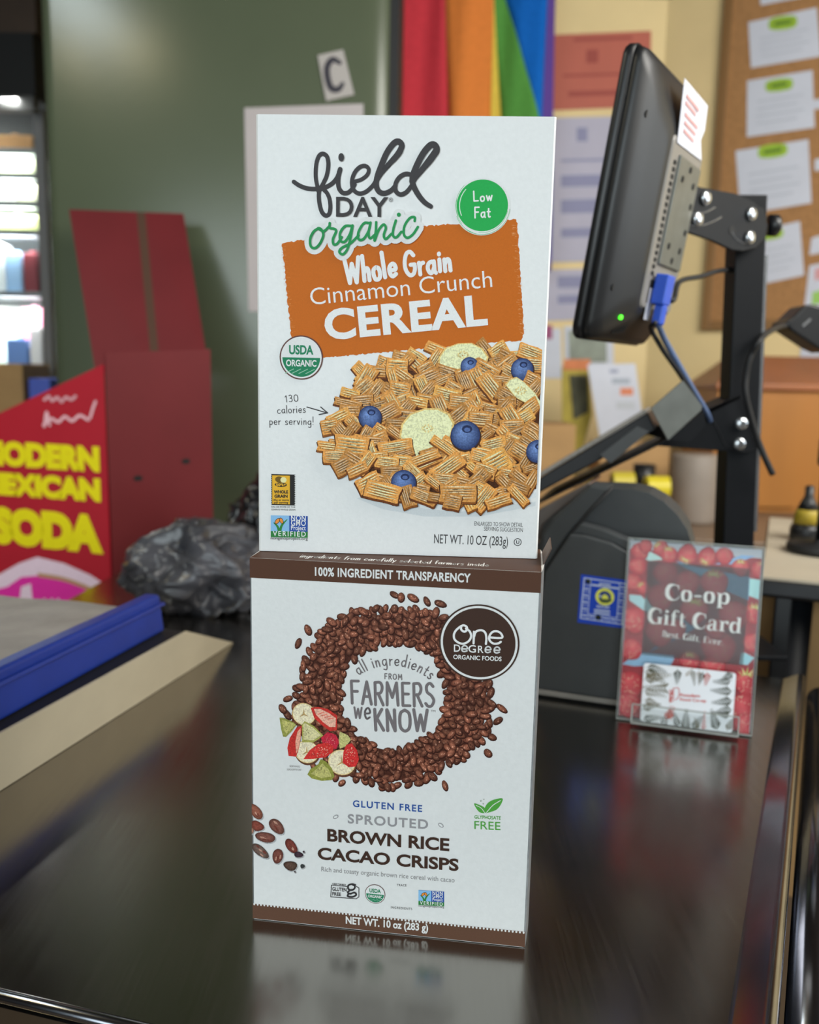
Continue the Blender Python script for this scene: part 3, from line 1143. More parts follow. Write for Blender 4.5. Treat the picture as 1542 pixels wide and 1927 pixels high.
def blueberry(x, y, r):
    a.ellipse(U.P(x + 1, y + 2.5), r * 1.06 * UPX, r * 1.05 * UPX, ink('#3a2210'), n=24)
    cp = U.P(x, y)
    a.ellipse(cp, r * UPX, r * UPX, ink('#6c8cc4'), n=28, col2=ink('#1f2f5c'), off=(-.22, .28))
    a.ellipse(U.P(x + r * .12, y - r * .42), r * .36 * UPX, r * .27 * UPX, ink('#1d2a50'), n=12)
    a.ellipse(U.P(x + r * .12, y - r * .38), r * .22 * UPX, r * .15 * UPX, ink('#4b659c'), n=10)


def banana(uvpx, cx, cy, col='#eee0b2', rim='#d6bc74'):
    a.poly(clipx(U.PP([(x + 1.5, y + 3) for x, y in uvpx]), UMAX), ink('#5a3814'))
    a.poly(clipx(U.PP(uvpx), UMAX), ink(rim))
    mx, my = sum(p[0] for p in uvpx) / len(uvpx), sum(p[1] for p in uvpx) / len(uvpx)
    a.poly(clipx(U.PP([(mx + (x - mx) * .93, my + (y - my) * .93) for x, y in uvpx]), UMAX), ink(col))
    a.hold = a.k + 1
    for k in range(9):
        t = k * .7
        a.ellipse(U.P(cx + math.cos(t) * 9, cy + math.sin(t) * 6), 4 * UPX, 2.2 * UPX, ink('#dcc170'), t, 10, col2=ink(col))
    for k in range(4):
        a.ellipse(U.P(cx + rc.uniform(-6, 6), cy + rc.uniform(-4, 4)), 1.2 * UPX, .9 * UPX, ink('#b58a3a'), 0, 6)
    a.hold = None


ban1 = [(824, 694), (826, 672), (838, 655), (862, 646), (888, 645), (908, 655), (920, 672), (915, 690), (880, 694), (850, 696)]
ban2 = [(752, 822), (756, 798), (772, 778), (800, 768), (826, 768), (846, 778), (856, 796), (850, 820), (828, 838), (806, 858), (782, 872), (768, 860), (764, 838)]
ban3 = [(951, 724), (958, 714), (972, 709), (986, 718), (1008, 740), (1019, 756), (1019, 766), (996, 762), (970, 748)]
BERRY = [(884, 689, 17), (983, 695, 21), (697, 785, 22), (876, 819, 28), (760, 907, 24), (1012, 849, 22)]


def grown(poly, k):
    mx, my = sum(p[0] for p in poly) / len(poly), sum(p[1] for p in poly) / len(poly)
    return [(mx + (x - mx) * k, my + (y - my) * k) for x, y in poly]


pieces = []
tries = 0
while len(pieces) < 170 and tries < 9000:
    tries += 1
    x, y = rc.uniform(612, 1016), rc.uniform(640, 956)
    if not inside((x, y), [(745 + (px - 790) * .965 + 40, 812 + (py - 812) * .95) for px, py in heap]):
        continue
    if any(abs(x - p_[0]) < 19 and abs(y - p_[1]) < 11 for p_ in pieces):
        continue
    if any(inside((x, y), grown(b, 1.08)) for b in (ban1, ban2, ban3)) or any(math.hypot(x - b[0], y - b[1]) < b[2] for b in BERRY):
        continue
    pieces.append((x, y))
pieces.sort(key=lambda p_: p_[1] + rc.uniform(-14, 14))
fixed = [(662, 840, 32, 20, .12, 1.08), (728, 778, 26, 15, -.5, .95), (752, 735, 20, 16, .2, 1.05), (748, 692, 21, 17, .05, 1.1), (690, 712, 24, 15, -1.0, 1.05), (870, 758, 26, 15, .1, 1.0),
         (935, 870, 25, 22, -.5, 1.15), (842, 880, 33, 15, -.6, 1.08), (862, 928, 36, 17, .0, 1.0), (925, 730, 30, 16, .9, 1.05), (720, 925, 34, 17, .25, 1.1), (745, 842, 32, 13, -.15, 1.08), (1000, 665, 26, 14, .35, 1.1),
         (915, 700, 24, 18, .5, 1.0), (962, 785, 24, 15, 1.0, 1.05), (850, 842, 25, 9, .6, 1.1), (800, 862, 30, 9, -.35, 1.05), (905, 790, 24, 15, .1, 1.0), (700, 830, 30, 9, .1, .95)]
stage = [(p_[1], 's', (p_[0], p_[1], rc.uniform(16, 27), rc.uniform(7, 16), rc.choice([-.9, -.5, -.3, 0, .2, .4, .7, 1.1]) + rc.uniform(-.2, .2), rc.uniform(.84, 1.16))) for p_ in pieces]
stage += [(f_[1] + 14, 's', f_) for f_ in fixed]
stage += [(682, 'n', (ban1, 872, 668)), (838, 'n', (ban2, 805, 806)), (752, 'n', (ban3, 980, 735))]
stage += [(705, 'b', (884, 689, 17)), (716, 'b', (983, 695, 21)), (800, 'b', (697, 785, 22)), (858, 'b', (876, 819, 28)), (925, 'b', (760, 907, 24)), (880, 'b', (1012, 849, 22))]
stage += [(861, 's', (835, 840, 27, 8, .62, 1.12)), (873, 's', (800, 872, 34, 9, -.4, 1.05)), (880, 's', (848, 884, 34, 14, -.62, 1.1))]
stage.sort(key=lambda s_: s_[0])
laid = []
for _, k_, arg in stage:
    if k_ == 's':
        bx, by, br = arg[0], arg[1], arg[2] * 1.15
    elif k_ == 'b':
        bx, by, br = arg[0], arg[1], arg[2] * 1.1
    else:
        bx, by, br = arg[1], arg[2], 62
    lv = 1 + max([l_[3] for l_ in laid if math.hypot(bx - l_[0], by - l_[1]) < br + l_[2]] or [0])
    laid.append((bx, by, br, lv))
    a.k = 6 + lv * 6
    if k_ == 's':
        square(*arg)
    elif k_ == 'n':
        banana(*arg)
    else:
        blueberry(*arg)
a.build('bowl_picture', FOOD, upper, 'printed picture of a bowl of cereal squares with banana and blueberries')

# ------------------------------------------------------------------ lower box
lower, lax, ldp, lp0 = carton('cereal_box', 'white cereal box with brown bands and a crisp ring, standing on the steel counter', LX, LY, CT + 0.0004, LW, LH, LYAW, LDEP, 0.0022, [carton_white, mat('grey_carton_side', '#7d8286', 0.5, 0, 0.2, 200)])  # side faces take a plain grey material, front and back stay white
Lo = Art(lp0, lax, Z)
LPX = (Lo.P(760, 1400)[0] - Lo.P(750, 1400)[0]) / 10
BRN = ink('#4f3527')
DBR = ink('#3b2a22')
hw = LW / 2 - 0.0002
a = Lo.sub(1e-4)
b0_, b1_ = Lo.P(469, 1086), Lo.P(1017, 1117)
a.poly([(-hw, (b0_[1] + b1_[1]) / 2), (hw, (b0_[1] + b1_[1]) / 2), (hw, LH), (-hw, LH)], BRN)
a.tpx('100% INGREDIENT TRANSPARENCY', (593, 1083.5), (886, 1096.5), (594, 1067), WHITE, fat=0.03, space=1.08)
a.build('top_band', PRINT, lower, 'brown band with white capitals')
a = Lo.sub(1e-4)
b0_ = Lo.P(476, 1700)[1]
a.rect(-hw, 0.0003, hw, b0_, ink('#5a4234'))
a.tpx('NET WT. 10 oz (283 g)', (651, 1738), (806, 1753), (652, 1724), WHITE, fat=0.03)
n_d = 78
for k in range(n_d):
    a.ellipse((-hw + 2 * hw * (k + .5) / n_d, b0_ - 0.0004), 0.0007, 0.0009, WHITE, n=8)
a.build('bottom_band', PRINT, lower, 'brown band with white weight text')

# top panel, brown, with a line of white lettering; raised flap edge behind
T_ = Art(lp0 + Z * LH, lax, ldp, 1e-4)
T_.STEP = 1.5e-6
a = T_
a.rect(-hw, 0.0004, hw, LDEP - 0.0004, ink('#4a3428'))
ta, tb = a.P(566, 1047), a.P(920, 1066)
a.hand('ingredients from carefully selected farmers inside', (ta[0], 0.009), (tb[0], 0.009), 0.010, 0.0008, WHITE, jig=.01, track=10)
a.build('top_panel', PRINT, lower, 'brown top panel with white handwritten line')
_fa = (lax * 0.45 + Z).normalized()
MB().box(lp0 + Z * (LH + 0.006) + lax * (LW / 2 + 0.0035) + ldp * (LDEP * 0.55), _fa.cross(ldp), ldp, _fa, 0.0008, LDEP * 0.55, 0.012).build('tuck_flap', mat('brown_flap_board', '#5a453b', 0.5), lower, bevel=0.0003)

# logo roundel
a = Lo.sub(9e-4)
c = Lo.P(902, 1209)
a.ellipse(c, 72.5 * LPX, 71.5 * LPX, DBR, n=64)
a.ring(c, 65.5 * LPX, 69.5 * LPX, WHITE, 64, sy=.986)
wl = 3.4 * LPX
hw1 = ink('#eae6e0')


def c3(x, y):
    return Lo.P(460 + x / 2.6586, 1030 + y / 2.6586)


def c3s(s):
    return [c3(*[float(t) for t in p.split(',')]) for p in s.split()]


wl = 10.5 / 2.66 * LPX
for s in ('1110,404 1128,418 1136,440 1128,462 1110,476 1090,480 1068,472 1052,456 1050,434 1058,416 1072,402 1086,392', '1086,392 1098,388 1112,394 1116,406 1108,418 1096,418 1086,408 1086,396',
          '1148,478 1150,420', '1150,446 1160,420 1186,412 1206,424 1212,452 1210,481'):
    a.stroke(c3s(s), wl, hw1, smooth=6)
a.stroke(c3s('1226,448 1288,450 1286,430 1268,418 1244,420 1228,440 1228,462 1246,478 1270,478 1284,470'), wl, hw1, smooth=6)


def dcap(s, x0, x1, y0, y1, h):
    a.text(s, c3(x0, y0), c3(x1, y1), h / 2.66 * LPX, hw1, fat=0.012)


dcap('D', 1050, 1082, 519, 520, 36)
dcap('G', 1122, 1160, 523, 524, 37)
dcap('R', 1170, 1198, 525, 526, 36)
for x in (1088, 1205, 1250):
    y = 520 + (x - 1050) * .04
    a.stroke(c3s('%g,%g %g,%g %g,%g %g,%g %g,%g %g,%g %g,%g' % (x + 2, y - 17, x + 28, y - 17, x + 26, y - 28, x + 14, y - 33, x + 3, y - 24, x + 3, y - 8, x + 14, y - 3)) + [c3(x + 27, y - 7)], 7.5 / 2.66 * LPX, hw1, smooth=5)
a.text('ORGANIC FOODS', c3(1047, 555), c3(1288, 566), 22 / 2.66 * LPX, hw1, fat=0.018)
a.build('brown_badge', PRINT, lower, 'round dark brown badge with white lettering')

# ring of crisps
a = Lo.sub(1.2e-4)
rg = random.Random(21)
RCX, RCY = 741.0, 1308.0


def rim(t):
    return 174 + 8 * math.cos(2 * t) + 5 * math.sin(5 * t)


uv = []
for k in range(72):
    t = 2 * math.pi * k / 72
    uv.append((RCX + math.cos(t) * (rim(t) - 10), RCY + math.sin(t) * (rim(t) - 10)))
inner = [(RCX + math.cos(2 * math.pi * k / 72) * 104, RCY + math.sin(2 * math.pi * k / 72) * 104) for k in range(72)]
A_, B_ = Lo.PP(inner), Lo.PP(uv)
fs = []
for k in range(72):
    j = (k + 1) % 72
    fs += [(k, 72 + k, 72 + j), (k, 72 + j, j)]
a.raw(A_ + B_, fs, ink('#43241a'), a.z())


def crisp(x, y, L, Wd, ang, tone):
    p_ = Lo.P(x, y)
    if p_[0] > hw - L * LPX:
        return
    a.ellipse((p_[0] + .6 * LPX, p_[1] - 1.6 * LPX), L * 1.08 * LPX, Wd * 1.12 * LPX, ink('#33170f'), ang, 12)
    k_ = lambda h, s_: ink('#%02x%02x%02x' % tuple(max(0, min(255, int(v * s_))) for v in h))
    a.ellipse(p_, L * LPX, Wd * LPX, k_((0x8f, 0x5d, 0x48), tone), ang, 12, col2=k_((0x4a, 0x27, 0x1c), tone), off=(rg.uniform(-.3, .3), .3))
    a.hold = a.k + 1
    for q_ in range(3):
        dx, dy = rg.uniform(-.6, .6) * L, rg.uniform(-.4, .4) * Wd
        a.ellipse((p_[0] + (dx * math.cos(ang) - dy * math.sin(ang)) * LPX, p_[1] + (dx * math.sin(ang) + dy * math.cos(ang)) * LPX), rg.uniform(.8, 2.2) * LPX, rg.uniform(.6, 1.2) * LPX, k_((0xb4, 0x86, 0x70), tone) if rg.random() < .6 else k_((0x3c, 0x1e, 0x16), 1), ang, 6)
    a.hold = None


grains = []
tries = 0
while len(grains) < 560 and tries < 40000:
    tries += 1
    t = rg.uniform(0, 2 * math.pi)
    r_ = math.sqrt(rg.uniform(100 ** 2, (rim(t) + 4) ** 2))
    x, y = RCX + math.cos(t) * r_, RCY + math.sin(t) * r_
    if any((x - g_[0]) ** 2 + (y - g_[1]) ** 2 < 62 for g_ in grains):
        continue
    grains.append((x, y))
for k in range(46):
    t = rg.uniform(0, 2 * math.pi)
    r_ = rim(t) + rg.uniform(8, 30)
    x, y = RCX + math.cos(t) * r_, RCY + math.sin(t) * r_
    if y < 1488 and all((x - g_[0]) ** 2 + (y - g_[1]) ** 2 > 150 for g_ in grains):
        grains.append((x, y))
rg.shuffle(grains)
laid = []
for x, y in grains:
    used = {l_[2] for l_ in laid if (x - l_[0]) ** 2 + (y - l_[1]) ** 2 < 500}
    lv = rg.choice([v_ for v_ in range(26) if v_ not in used] or [26])
    laid.append((x, y, lv))
    a.k = 3 + lv * 4
    crisp(x, y, rg.uniform(8.0, 11.5), rg.uniform(4.9, 6.6), rg.uniform(0, math.pi), rg.uniform(.8, 1.2))
a.build('crisp_ring_picture', FOOD, lower, 'printed ring of brown rice crisps')

# fruit on the ring
a = Lo.sub(9e-4)


def fpoly(s, col):
    a.poly(c3s(s), ink(col))


def seeds(cx, cy, rx, ry, n, col, rot=0.0):
    z0 = a.k + 1
    a.hold = z0
    for k in range(n):
        t, q_ = rg.uniform(0, 6.28), math.sqrt(rg.random())
        x, y = math.cos(t) * q_ * rx, math.sin(t) * q_ * ry
        a.ellipse(c3(cx + x * math.cos(rot) - y * math.sin(rot), cy + x * math.sin(rot) + y * math.cos(rot)), .9 * LPX, .6 * LPX, ink(col), rg.uniform(0, 3), 6)
    a.hold = None
    a.k = z0


def bslice(cx, cy, r):
    a.ellipse(c3(cx + 3, cy + 6), (r + 3) / 2.66 * LPX, (r + 3) / 2.66 * LPX, ink('#5a3a28'), n=24)
    a.ellipse(c3(cx, cy), r / 2.66 * LPX, r * .97 / 2.66 * LPX, ink('#d3bf86'), n=28)
    a.ellipse(c3(cx, cy), r * .93 / 2.66 * LPX, r * .9 / 2.66 * LPX, ink('#ded3b4'), n=28)
    for k in range(3):
        t = 0.5 + k * 2.09
        a.stroke([c3(cx, cy), c3(cx + math.cos(t) * r * .4, cy + math.sin(t) * r * .4)], [.004 * .3, .0003], ink('#a88f5c'))


bslice(300, 832, 60)
fpoly('178,850 200,852 248,872 262,886 240,916 210,946 196,944 186,905', '#8a9048')
fpoly('190,860 250,878 256,886 236,908 212,930 200,910', '#b0b06a')
seeds(222, 900, 20, 22, 12, '#3c3a18')
fpoly('334,800 372,796 420,806 466,838 466,912 430,916 394,890 352,852', '#b8342e')
fpoly('350,806 384,806 424,826 460,852 458,896 428,896 396,872 362,836', '#e0ab96')
for k in range(4):
    a.stroke(c3s('%g,%g %g,%g' % (372 + k * 16, 832 + k * 8, 400 + k * 16, 822 + k * 10)), .0006, ink('#c9685a'))
bslice(315, 1020, 62)
fpoly('290,886 292,972 350,972 398,938 350,890 304,866', '#9a9c52')
fpoly('298,880 298,958 348,962 386,936 346,898 308,876', '#c8c696')
seeds(320, 915, 22, 34, 18, '#4a4320')
fpoly('290,888 262,900 230,950 218,1000 224,1040 262,1044 276,1000 286,940', '#b3302c')
fpoly('284,900 268,920 258,970 262,1030 274,1000 284,950', '#dfa18a')
fpoly('386,948 420,920 460,934 478,968 462,1006 420,1000 396,980', '#b5283c')
fpoly('480,918 520,936 536,958 512,990 480,1004 474,960', '#b8b878')
seeds(500, 960, 16, 24, 8, '#6a6a30')
fpoly('298,1056 330,1010 372,980 420,974 448,992 446,1020 410,1046 350,1054', '#c2332f')
seeds(384, 1018, 50, 24, 40, '#eab09a', -.3)
bslice(490, 1072, 70)
fpoly('512,984 540,976 566,1010 576,1056 560,1092 524,1096 494,1072 498,1020', '#c2302f')
seeds(534, 1040, 28, 44, 36, '#eab09a', .2)
seeds(430, 960, 30, 26, 20, '#e08a86')
fpoly('318,1132 334,1104 372,1082 384,1056 410,1066 440,1100 454,1140 440,1160 390,1164 340,1152', '#868c40')
fpoly('336,1128 372,1098 392,1076 424,1106 440,1142 386,1150', '#b0b06c')
seeds(392, 1112, 30, 24, 22, '#3e3a1a')
a.tpx('SERVING', (546, 1442), (565, 1443), (546, 1439), ink('#7a7a7a'))
a.tpx('SUGGESTION', (541, 1448), (567, 1449), (541, 1445), ink('#7a7a7a'))
a.build('fruit_picture', FOOD, lower, 'printed banana, strawberry and kiwi pieces')

# hand lettering inside the ring
a = Lo.sub(4e-4)
G5 = ink('#6d6a6c')
a.hand('all ingredients', c3(572, 640), c3(930, 662), 8.4 / 1000, .0008, G5, arc=1.35, track=10)
a.hand('FROM', c3(702, 657), c3(790, 661), 3.6 / 1000, .0006, G5, track=30)
a.hand('FARMERS', c3(534, 780), c3(952, 796), 15.5 / 1000, .0019, G5, track=16, jig=.02, seed=6)
a.hand('we', c3(548, 852), c3(632, 858), 15 / 1000, .0013, G5, track=14)
a.hand('KNOW', c3(652, 912), c3(918, 920), 14.6 / 1000, .0021, G5, track=16, jig=.02, seed=8)
a.text('TM', c3(934, 822), c3(956, 823), 10 / 2.66 * LPX, G5)
a.build('ring_lettering', PRINT, lower, 'grey hand lettering inside the ring')


def c4(x, y):
    return Lo.P(460 + x / 2.6586, 1460 + y / 2.6586)


def t4(art, s, x0, y0, x1, y1, h, col, **k):
    art.text(s, c4(x0, y0), c4(x1, y1), h / 2.6586 * LPX, col, **k)


a = Lo.sub(4e-4)
t4(a, 'GLUTEN FREE', 544, 154, 890, 180, 36, ink('#2a4f94'), fat=.018, space=1.2)
t4(a, 'SPROUTED', 518, 236, 920, 266, 50, ink('#8a8d90'), fat=.02, space=1.15)
t4(a, 'BROWN RICE', 416, 326, 1026, 376, 68, DBR, fat=.03)
t4(a, 'CACAO CRISPS', 368, 416, 1072, 476, 66, DBR, fat=.03)
t4(a, 'Rich and toasty organic brown rice cereal with cacao', 386, 476, 1052, 532, 25, ink('#85888a'), fat=-.002)
for x, y, r_ in ((458, 204, .6), (984, 246, -.6)):
    p_ = c4(x, y)
    a.ellipse(p_, .0021, .0013, ink('#8a8d90'), r_ + 1.6 * 0, 16)
    a.ellipse(p_, .0015, .0008, WHITE, r_, 16)
a.build('product_lettering', PRINT, lower, 'product name in dark brown capitals')

a = Lo.sub(4e-4)
lg = ink('#4c9a3f')
for s in ('1198,186 1172,176 1150,138 1180,146 1204,160 1208,178', '1208,184 1204,160 1220,134 1250,118 1292,112 1284,142 1262,168 1230,180'):
    a.poly([q_ for q_ in spline(c4s_, 4, True)] if (c4s_ := [c4(*[float(t) for t in p.split(',')]) for p in s.split()]) else [], lg)
a.stroke([c4(1160, 146), c4(1186, 160), c4(1204, 184)], .0004, WHITE, smooth=4)
a.stroke([c4(1282, 122), c4(1244, 146), c4(1212, 182)], .0005, WHITE, smooth=4)
for x, y, r_ in ((1184, 124, 4), (1199, 116, 3), (1196, 138, 3.4)):
    a.ellipse(c4(x, y), r_ / 2.66 * LPX, r_ / 2.66 * LPX, ink('#8c9a8c'), n=12)
t4(a, 'GLYPHOSATE', 1152, 212, 1284, 218, 18, lg, fat=.01)
t4(a, 'FREE', 1152, 264, 1282, 270, 42, lg, fat=0)
a.build('leaf_badge', PRINT, lower, 'green two-leaf emblem with text')

# cacao beans
a = Lo.sub(3e-4)
for x, y, L, Wd, ro, col in ((58, 178, 48, 28, 2.25, '#8f5a48'), (64, 250, 36, 28, -.2, '#85483c'), (162, 252, 48, 32, 2.35, '#7d5348'), (106, 306, 54, 28, -.08, '#7c5146'), (80, 374, 54, 26, 2.5, '#6f5d54'),
                             (168, 400, 42, 28, 1.35, '#7a4a40'), (236, 350, 44, 26, 2.2, '#7d4038'), (36, 272, 18, 14, 1.4, '#a57c68'), (272, 392, 24, 16, 0, '#43323c'), (232, 448, 36, 26, 0, '#5a463c'), (298, 378, 6, 5, 0, '#43323c'), (292, 450, 12, 11, .6, '#3c4040'), (254, 478, 5, 4, 0, '#43323c')):
    p_ = c4(x, y)
    pts = []
    for dx, dy, cl, cl2, sc in ((.8, -2.2, '#9d9c98', '#aeb4b4', 1.03), (0, 0, col, None, 1)):
        e_n = 24
        if cl2 is None:
            c_in, c_out = ink(col), tuple(v * .38 for v in ink(col))
        else:
            c_in, c_out = ink('#8d8c8a'), ink('#a9b0b2')
        ru, rv = L * sc / 2.66 * LPX, Wd * sc / 2.66 * LPX
        cx_, cy_ = p_[0] + dx * LPX * 1.6, p_[1] + dy * LPX
        cr_, sr_ = math.cos(ro), math.sin(ro)
        uvs, cols = [(max(cx_, -hw), cy_)], [c_in]
        for s_, w_ in ((.6, .25), (1, 1)):
            for k in range(e_n):
                t = 2 * math.pi * k / e_n
                wob = 1 + (.08 * math.sin(3 * t + x) if L < 40 else .03 * math.sin(3 * t + x))
                X, Y = math.cos(t) * ru * s_ * wob, math.sin(t) * rv * s_ * wob
                uvs.append((max(cx_ + X * cr_ - Y * sr_, -hw), cy_ + X * sr_ + Y * cr_))
                cols.append(tuple(p1 * (1 - w_) + p2 * w_ for p1, p2 in zip(c_in, c_out)))
        fs = []
        for k in range(e_n):
            j = (k + 1) % e_n
            fs += [(0, 1 + k, 1 + j), (1 + k, 1 + e_n + k, 1 + e_n + j), (1 + k, 1 + e_n + j, 1 + j)]
        a.raw(uvs, fs, cols, a.z())
    if L > 40:
        for k in range(5):
            uu = (rg.uniform(-.5, .5) * L, rg.uniform(-.5, .5) * Wd)
            q_ = (p_[0] + (uu[0] * math.cos(ro) - uu[1] * math.sin(ro)) / 2.66 * LPX, p_[1] + (uu[0] * math.sin(ro) + uu[1] * math.cos(ro)) / 2.66 * LPX)
            if q_[0] > -hw + .003:
                a.ellipse(q_, .0016, .0006, ink('#b08a78') if k % 2 else ink('#6a382e'), ro, 8)
a.build('cacao_bean_picture', FOOD, lower, 'printed cacao beans')

# row of seals at the foot
a = Lo.sub(4e-4)
gk = ink('#3a3a3c')
pts = [c4(434, 540), c4(514, 545), None, c4(436, 608)]
a.stroke([c4(516, 552), c4(436, 546), c4(433, 604), c4(560, 614), c4(574, 604), c4(574, 560), c4(562, 552)], .0005, gk)
t4(a, 'CERTIFIED', 440, 542, 508, 548, 8, gk, fat=.02)
t4(a, 'GLUTEN', 441, 573, 512, 578, 20, gk, fat=.02)
t4(a, 'FREE', 441, 597, 484, 600, 19, gk, fat=.02)
a.stroke([c4(*q_) for q_ in ((556, 544), (540, 540), (522, 546), (520, 562), (534, 570), (550, 564), (554, 550), (540, 541))], .0012, gk, smooth=5)
a.stroke([c4(*q_) for q_ in ((532, 570), (518, 580), (530, 588), (552, 582), (560, 594), (540, 604), (518, 600), (522, 588))], .0012, gk, smooth=5)
a.build('gluten_free_mark', PRINT, lower)
a = Lo.sub(4e-4)
organic_seal(a, c4(655, 590), 53 / 2.66 * LPX, LPX, False)
a.build('organic_seal', PRINT, lower, 'small round green and white seal')
a = Lo.sub(4e-4)
t4(a, 'TRACE', 764, 550, 812, 552, 11, gk, fat=.0, space=1.2)
t4(a, 'INGREDIENTS', 734, 662, 840, 670, 12, gk, fat=.0, space=1.2)
a.build('trace_text', PRINT, lower)
a = Lo.sub(4e-4)
verified_badge(a, lambda x, y: c4(872 + 128 * x, 570 + 8 * x + 74 * y))
a.build('verified_badge', PRINT, lower, 'small blue and green badge with an orange butterfly')


# ------------------------------------------------------------------ helpers for things with traced outlines
def panel(mb, pxs, p, n, d, mi=0):
    """outline given in photo pixels on the plane (p, n), given the real thickness d (vector, away from the plane)"""
    return mb.prism([on_plane(x, y, p, n) for x, y in pxs], d, mi)


# ------------------------------------------------------------------ acrylic sign holder with its poster and gift card
card_n = Vector((0.2951, 0.9555, 0)).normalized()
cax = Vector((0.9555, -0.2951, 0)).normalized()
lean = math.radians(8)
cup = (Z * math.cos(lean) + card_n * math.sin(lean)).normalized()
cnn = cax.cross(cup).normalized()            # towards the viewer
cbl = on_z(1160, 1353, CT)
cbl.z = CT + 0.0008
S_ = Art(cbl, cax, cup, 0)
sw, sh_ = 0.1445, 0.2065


def sp(u, v, w=0.0):
    return cbl + cax * u + cup * v + cnn * w


holder = thing('sign_holder', 'leaning clear acrylic sign holder with a front pocket, standing before the grey scale', 'sign holder', sp(sw / 2, 0, 0))
MB().box(sp(sw / 2, sh_ / 2, 0.0012), cax, cup, cnn, sw, sh_, 0.0016).build('front_sheet', M['acrylic'], holder)
MB().box(sp(sw / 2, sh_ / 2, -0.0040), cax, cup, cnn, sw, sh_, 0.0016).build('back_sheet', M['acrylic'], holder)
mb = MB()
for u0, u1, v0, v1 in ((0, 0.0007, 0, sh_), (sw - 0.0007, sw, 0, sh_), (0, sw, sh_ - 0.0007, sh_), (0, sw, 0, 0.0012)):
    mb.box(sp((u0 + u1) / 2, (v0 + v1) / 2, -0.0014), cax, cup, cnn, u1 - u0, v1 - v0, 0.0072)
mb.build('sheet_edge', M['acrylic_edge'], holder)
MB().box(sp(sw / 2, 0, -0.004) + card_n * 0.014 + Z * 0.0008, cax, card_n, Z, sw, 0.022, 0.0016).build('foot_plate', M['acrylic'], holder)
# pocket in front
pk0, pk1 = S_.P(1187, 1368), S_.P(1383, 1391)
pu0, pu1 = pk0[0] + 0.001, pk1[0] + 0.002
mb = MB()
pocket_h = 0.021
mb.box(sp((pu0 + pu1) / 2, pocket_h / 2 + 0.001, 0.0155), cax, cup, cnn, pu1 - pu0, pocket_h, 0.0012)
for u in (pu0, pu1):
    mb.box(sp(u, pocket_h / 2 + 0.001, 0.009), cax, cup, cnn, 0.0012, pocket_h, 0.0125)
mb.box(sp((pu0 + pu1) / 2, 0.0015, 0.009), cax, cup, cnn, pu1 - pu0, 0.0012, 0.0125)
mb.build('card_pocket', M['acrylic'], holder)
mb = MB()
mb.box(sp((pu0 + pu1) / 2, pocket_h + 0.0012, 0.0155), cax, cup, cnn, pu1 - pu0, 0.0012, 0.0013)
mb.box(sp((pu0 + pu1) / 2, 0.0014, 0.0163), cax, cup, cnn, pu1 - pu0, 0.0016, 0.0010)
mb.box(sp(pu1, pocket_h / 2 + 0.001, 0.0160), cax, cup, cnn, 0.0013, pocket_h, 0.0010)
mb.box(sp(pu0, pocket_h / 2 + 0.001, 0.0160), cax, cup, cnn, 0.0018, pocket_h, 0.0010)
mb.build('pocket_edge', M['acrylic_edge'], holder)

# poster
rp = random.Random(3)
poster = thing('gift_card_poster', 'strawberry photo poster with white gift card lettering inside the clear acrylic holder', 'poster', sp(sw / 2, 0.003, -0.002))
PO = Art(sp(0, 0, -0.0026), cax, cup, 1e-4)
PO.STEP = 8e-7
MB().box(sp(sw / 2, sh_ / 2, -0.0028), cax, cup, cnn, sw - 0.004, sh_ - 0.006, 0.0003).build('sheet', M['paper'], poster)


def g7(x, y):
    return PO.P(1150 + x / 4.5875, 990 + y / 4.5875)


CPX = (PO.P(1310, 1150)[0] - PO.P(1300, 1150)[0]) / 10


def fade(h, dim):
    c_ = ink(h, (0.62, 0.66, 0.66))
    return tuple(v * dim + q * (1 - dim) for v, q in zip(c_, (0.028, 0.03, 0.036))) if dim < 1 else c_


leaves = []


def strawberry(cx, cy, r, ang, dim=1.0, leaf=True):
    ca, sa = math.cos(ang), math.sin(ang)
    c_ = g7(cx, cy)
    k_ = r / 4.5875 * CPX
    tip = [(math.cos(t), math.sin(t)) for t in [2 * math.pi * q / 20 for q in range(20)]]
    shp = [(x * (1 - .22 * max(0, -y)), y * (1.15 if y < 0 else .9)) for x, y in tip]

    def W(x, y):
        return (c_[0] + (x * ca - y * sa) * k_, c_[1] + (x * sa + y * ca) * k_)
    a.poly([W(x * 1.05, y * 1.05 - .06) for x, y in shp], fade('#6b1d22', dim))
    uv = [W(-.2, .25)] + [W(x, y) for x, y in shp]
    a.raw(uv, [(0, 1 + q, 1 + (q + 1) % 20) for q in range(20)], [fade('#d8565c', dim)] + [fade('#a42c36', dim)] * 20, a.z())
    a.hold = a.k + 1
    for q in range(int(26 if r > 60 else 12)):
        x, y = rp.uniform(-.75, .75), rp.uniform(-.85, .75)
        if x * x + y * y < .75:
            a.ellipse(W(x, y), .055 * k_, .03 * k_, fade('#f0b8a0', dim), ang + .6, 6)
    a.hold = None
    a.k += 1
    if leaf:
        leaves.append((W, dim))


def draw_leaves():
    for W, dim in leaves:
        for q in range(6):
            t = 1.57 + (q - 2.5) * .42
            a.poly([W(math.cos(t - .3) * .35, math.sin(t) * .40 + .05), W(math.cos(t) * 1.0, math.sin(t) * 1.05 + .05), W(math.cos(t + .3) * .35, math.sin(t) * .40 + .12)], fade('#d9d489' if q % 2 else '#a8b060', dim))


a = PO
a.umin, a.umax = 0.0025, sw - 0.0025
p_, q_ = g7(60, 1720), g7(1345, 1800)
a.rect(0.0022, 0.0032, sw - 0.0022, sh_ - 0.0125, fade('#8a3038', 1))
dark = [g7(330, 285), g7(1215, 385), g7(1125, 1225), g7(255, 1085)]


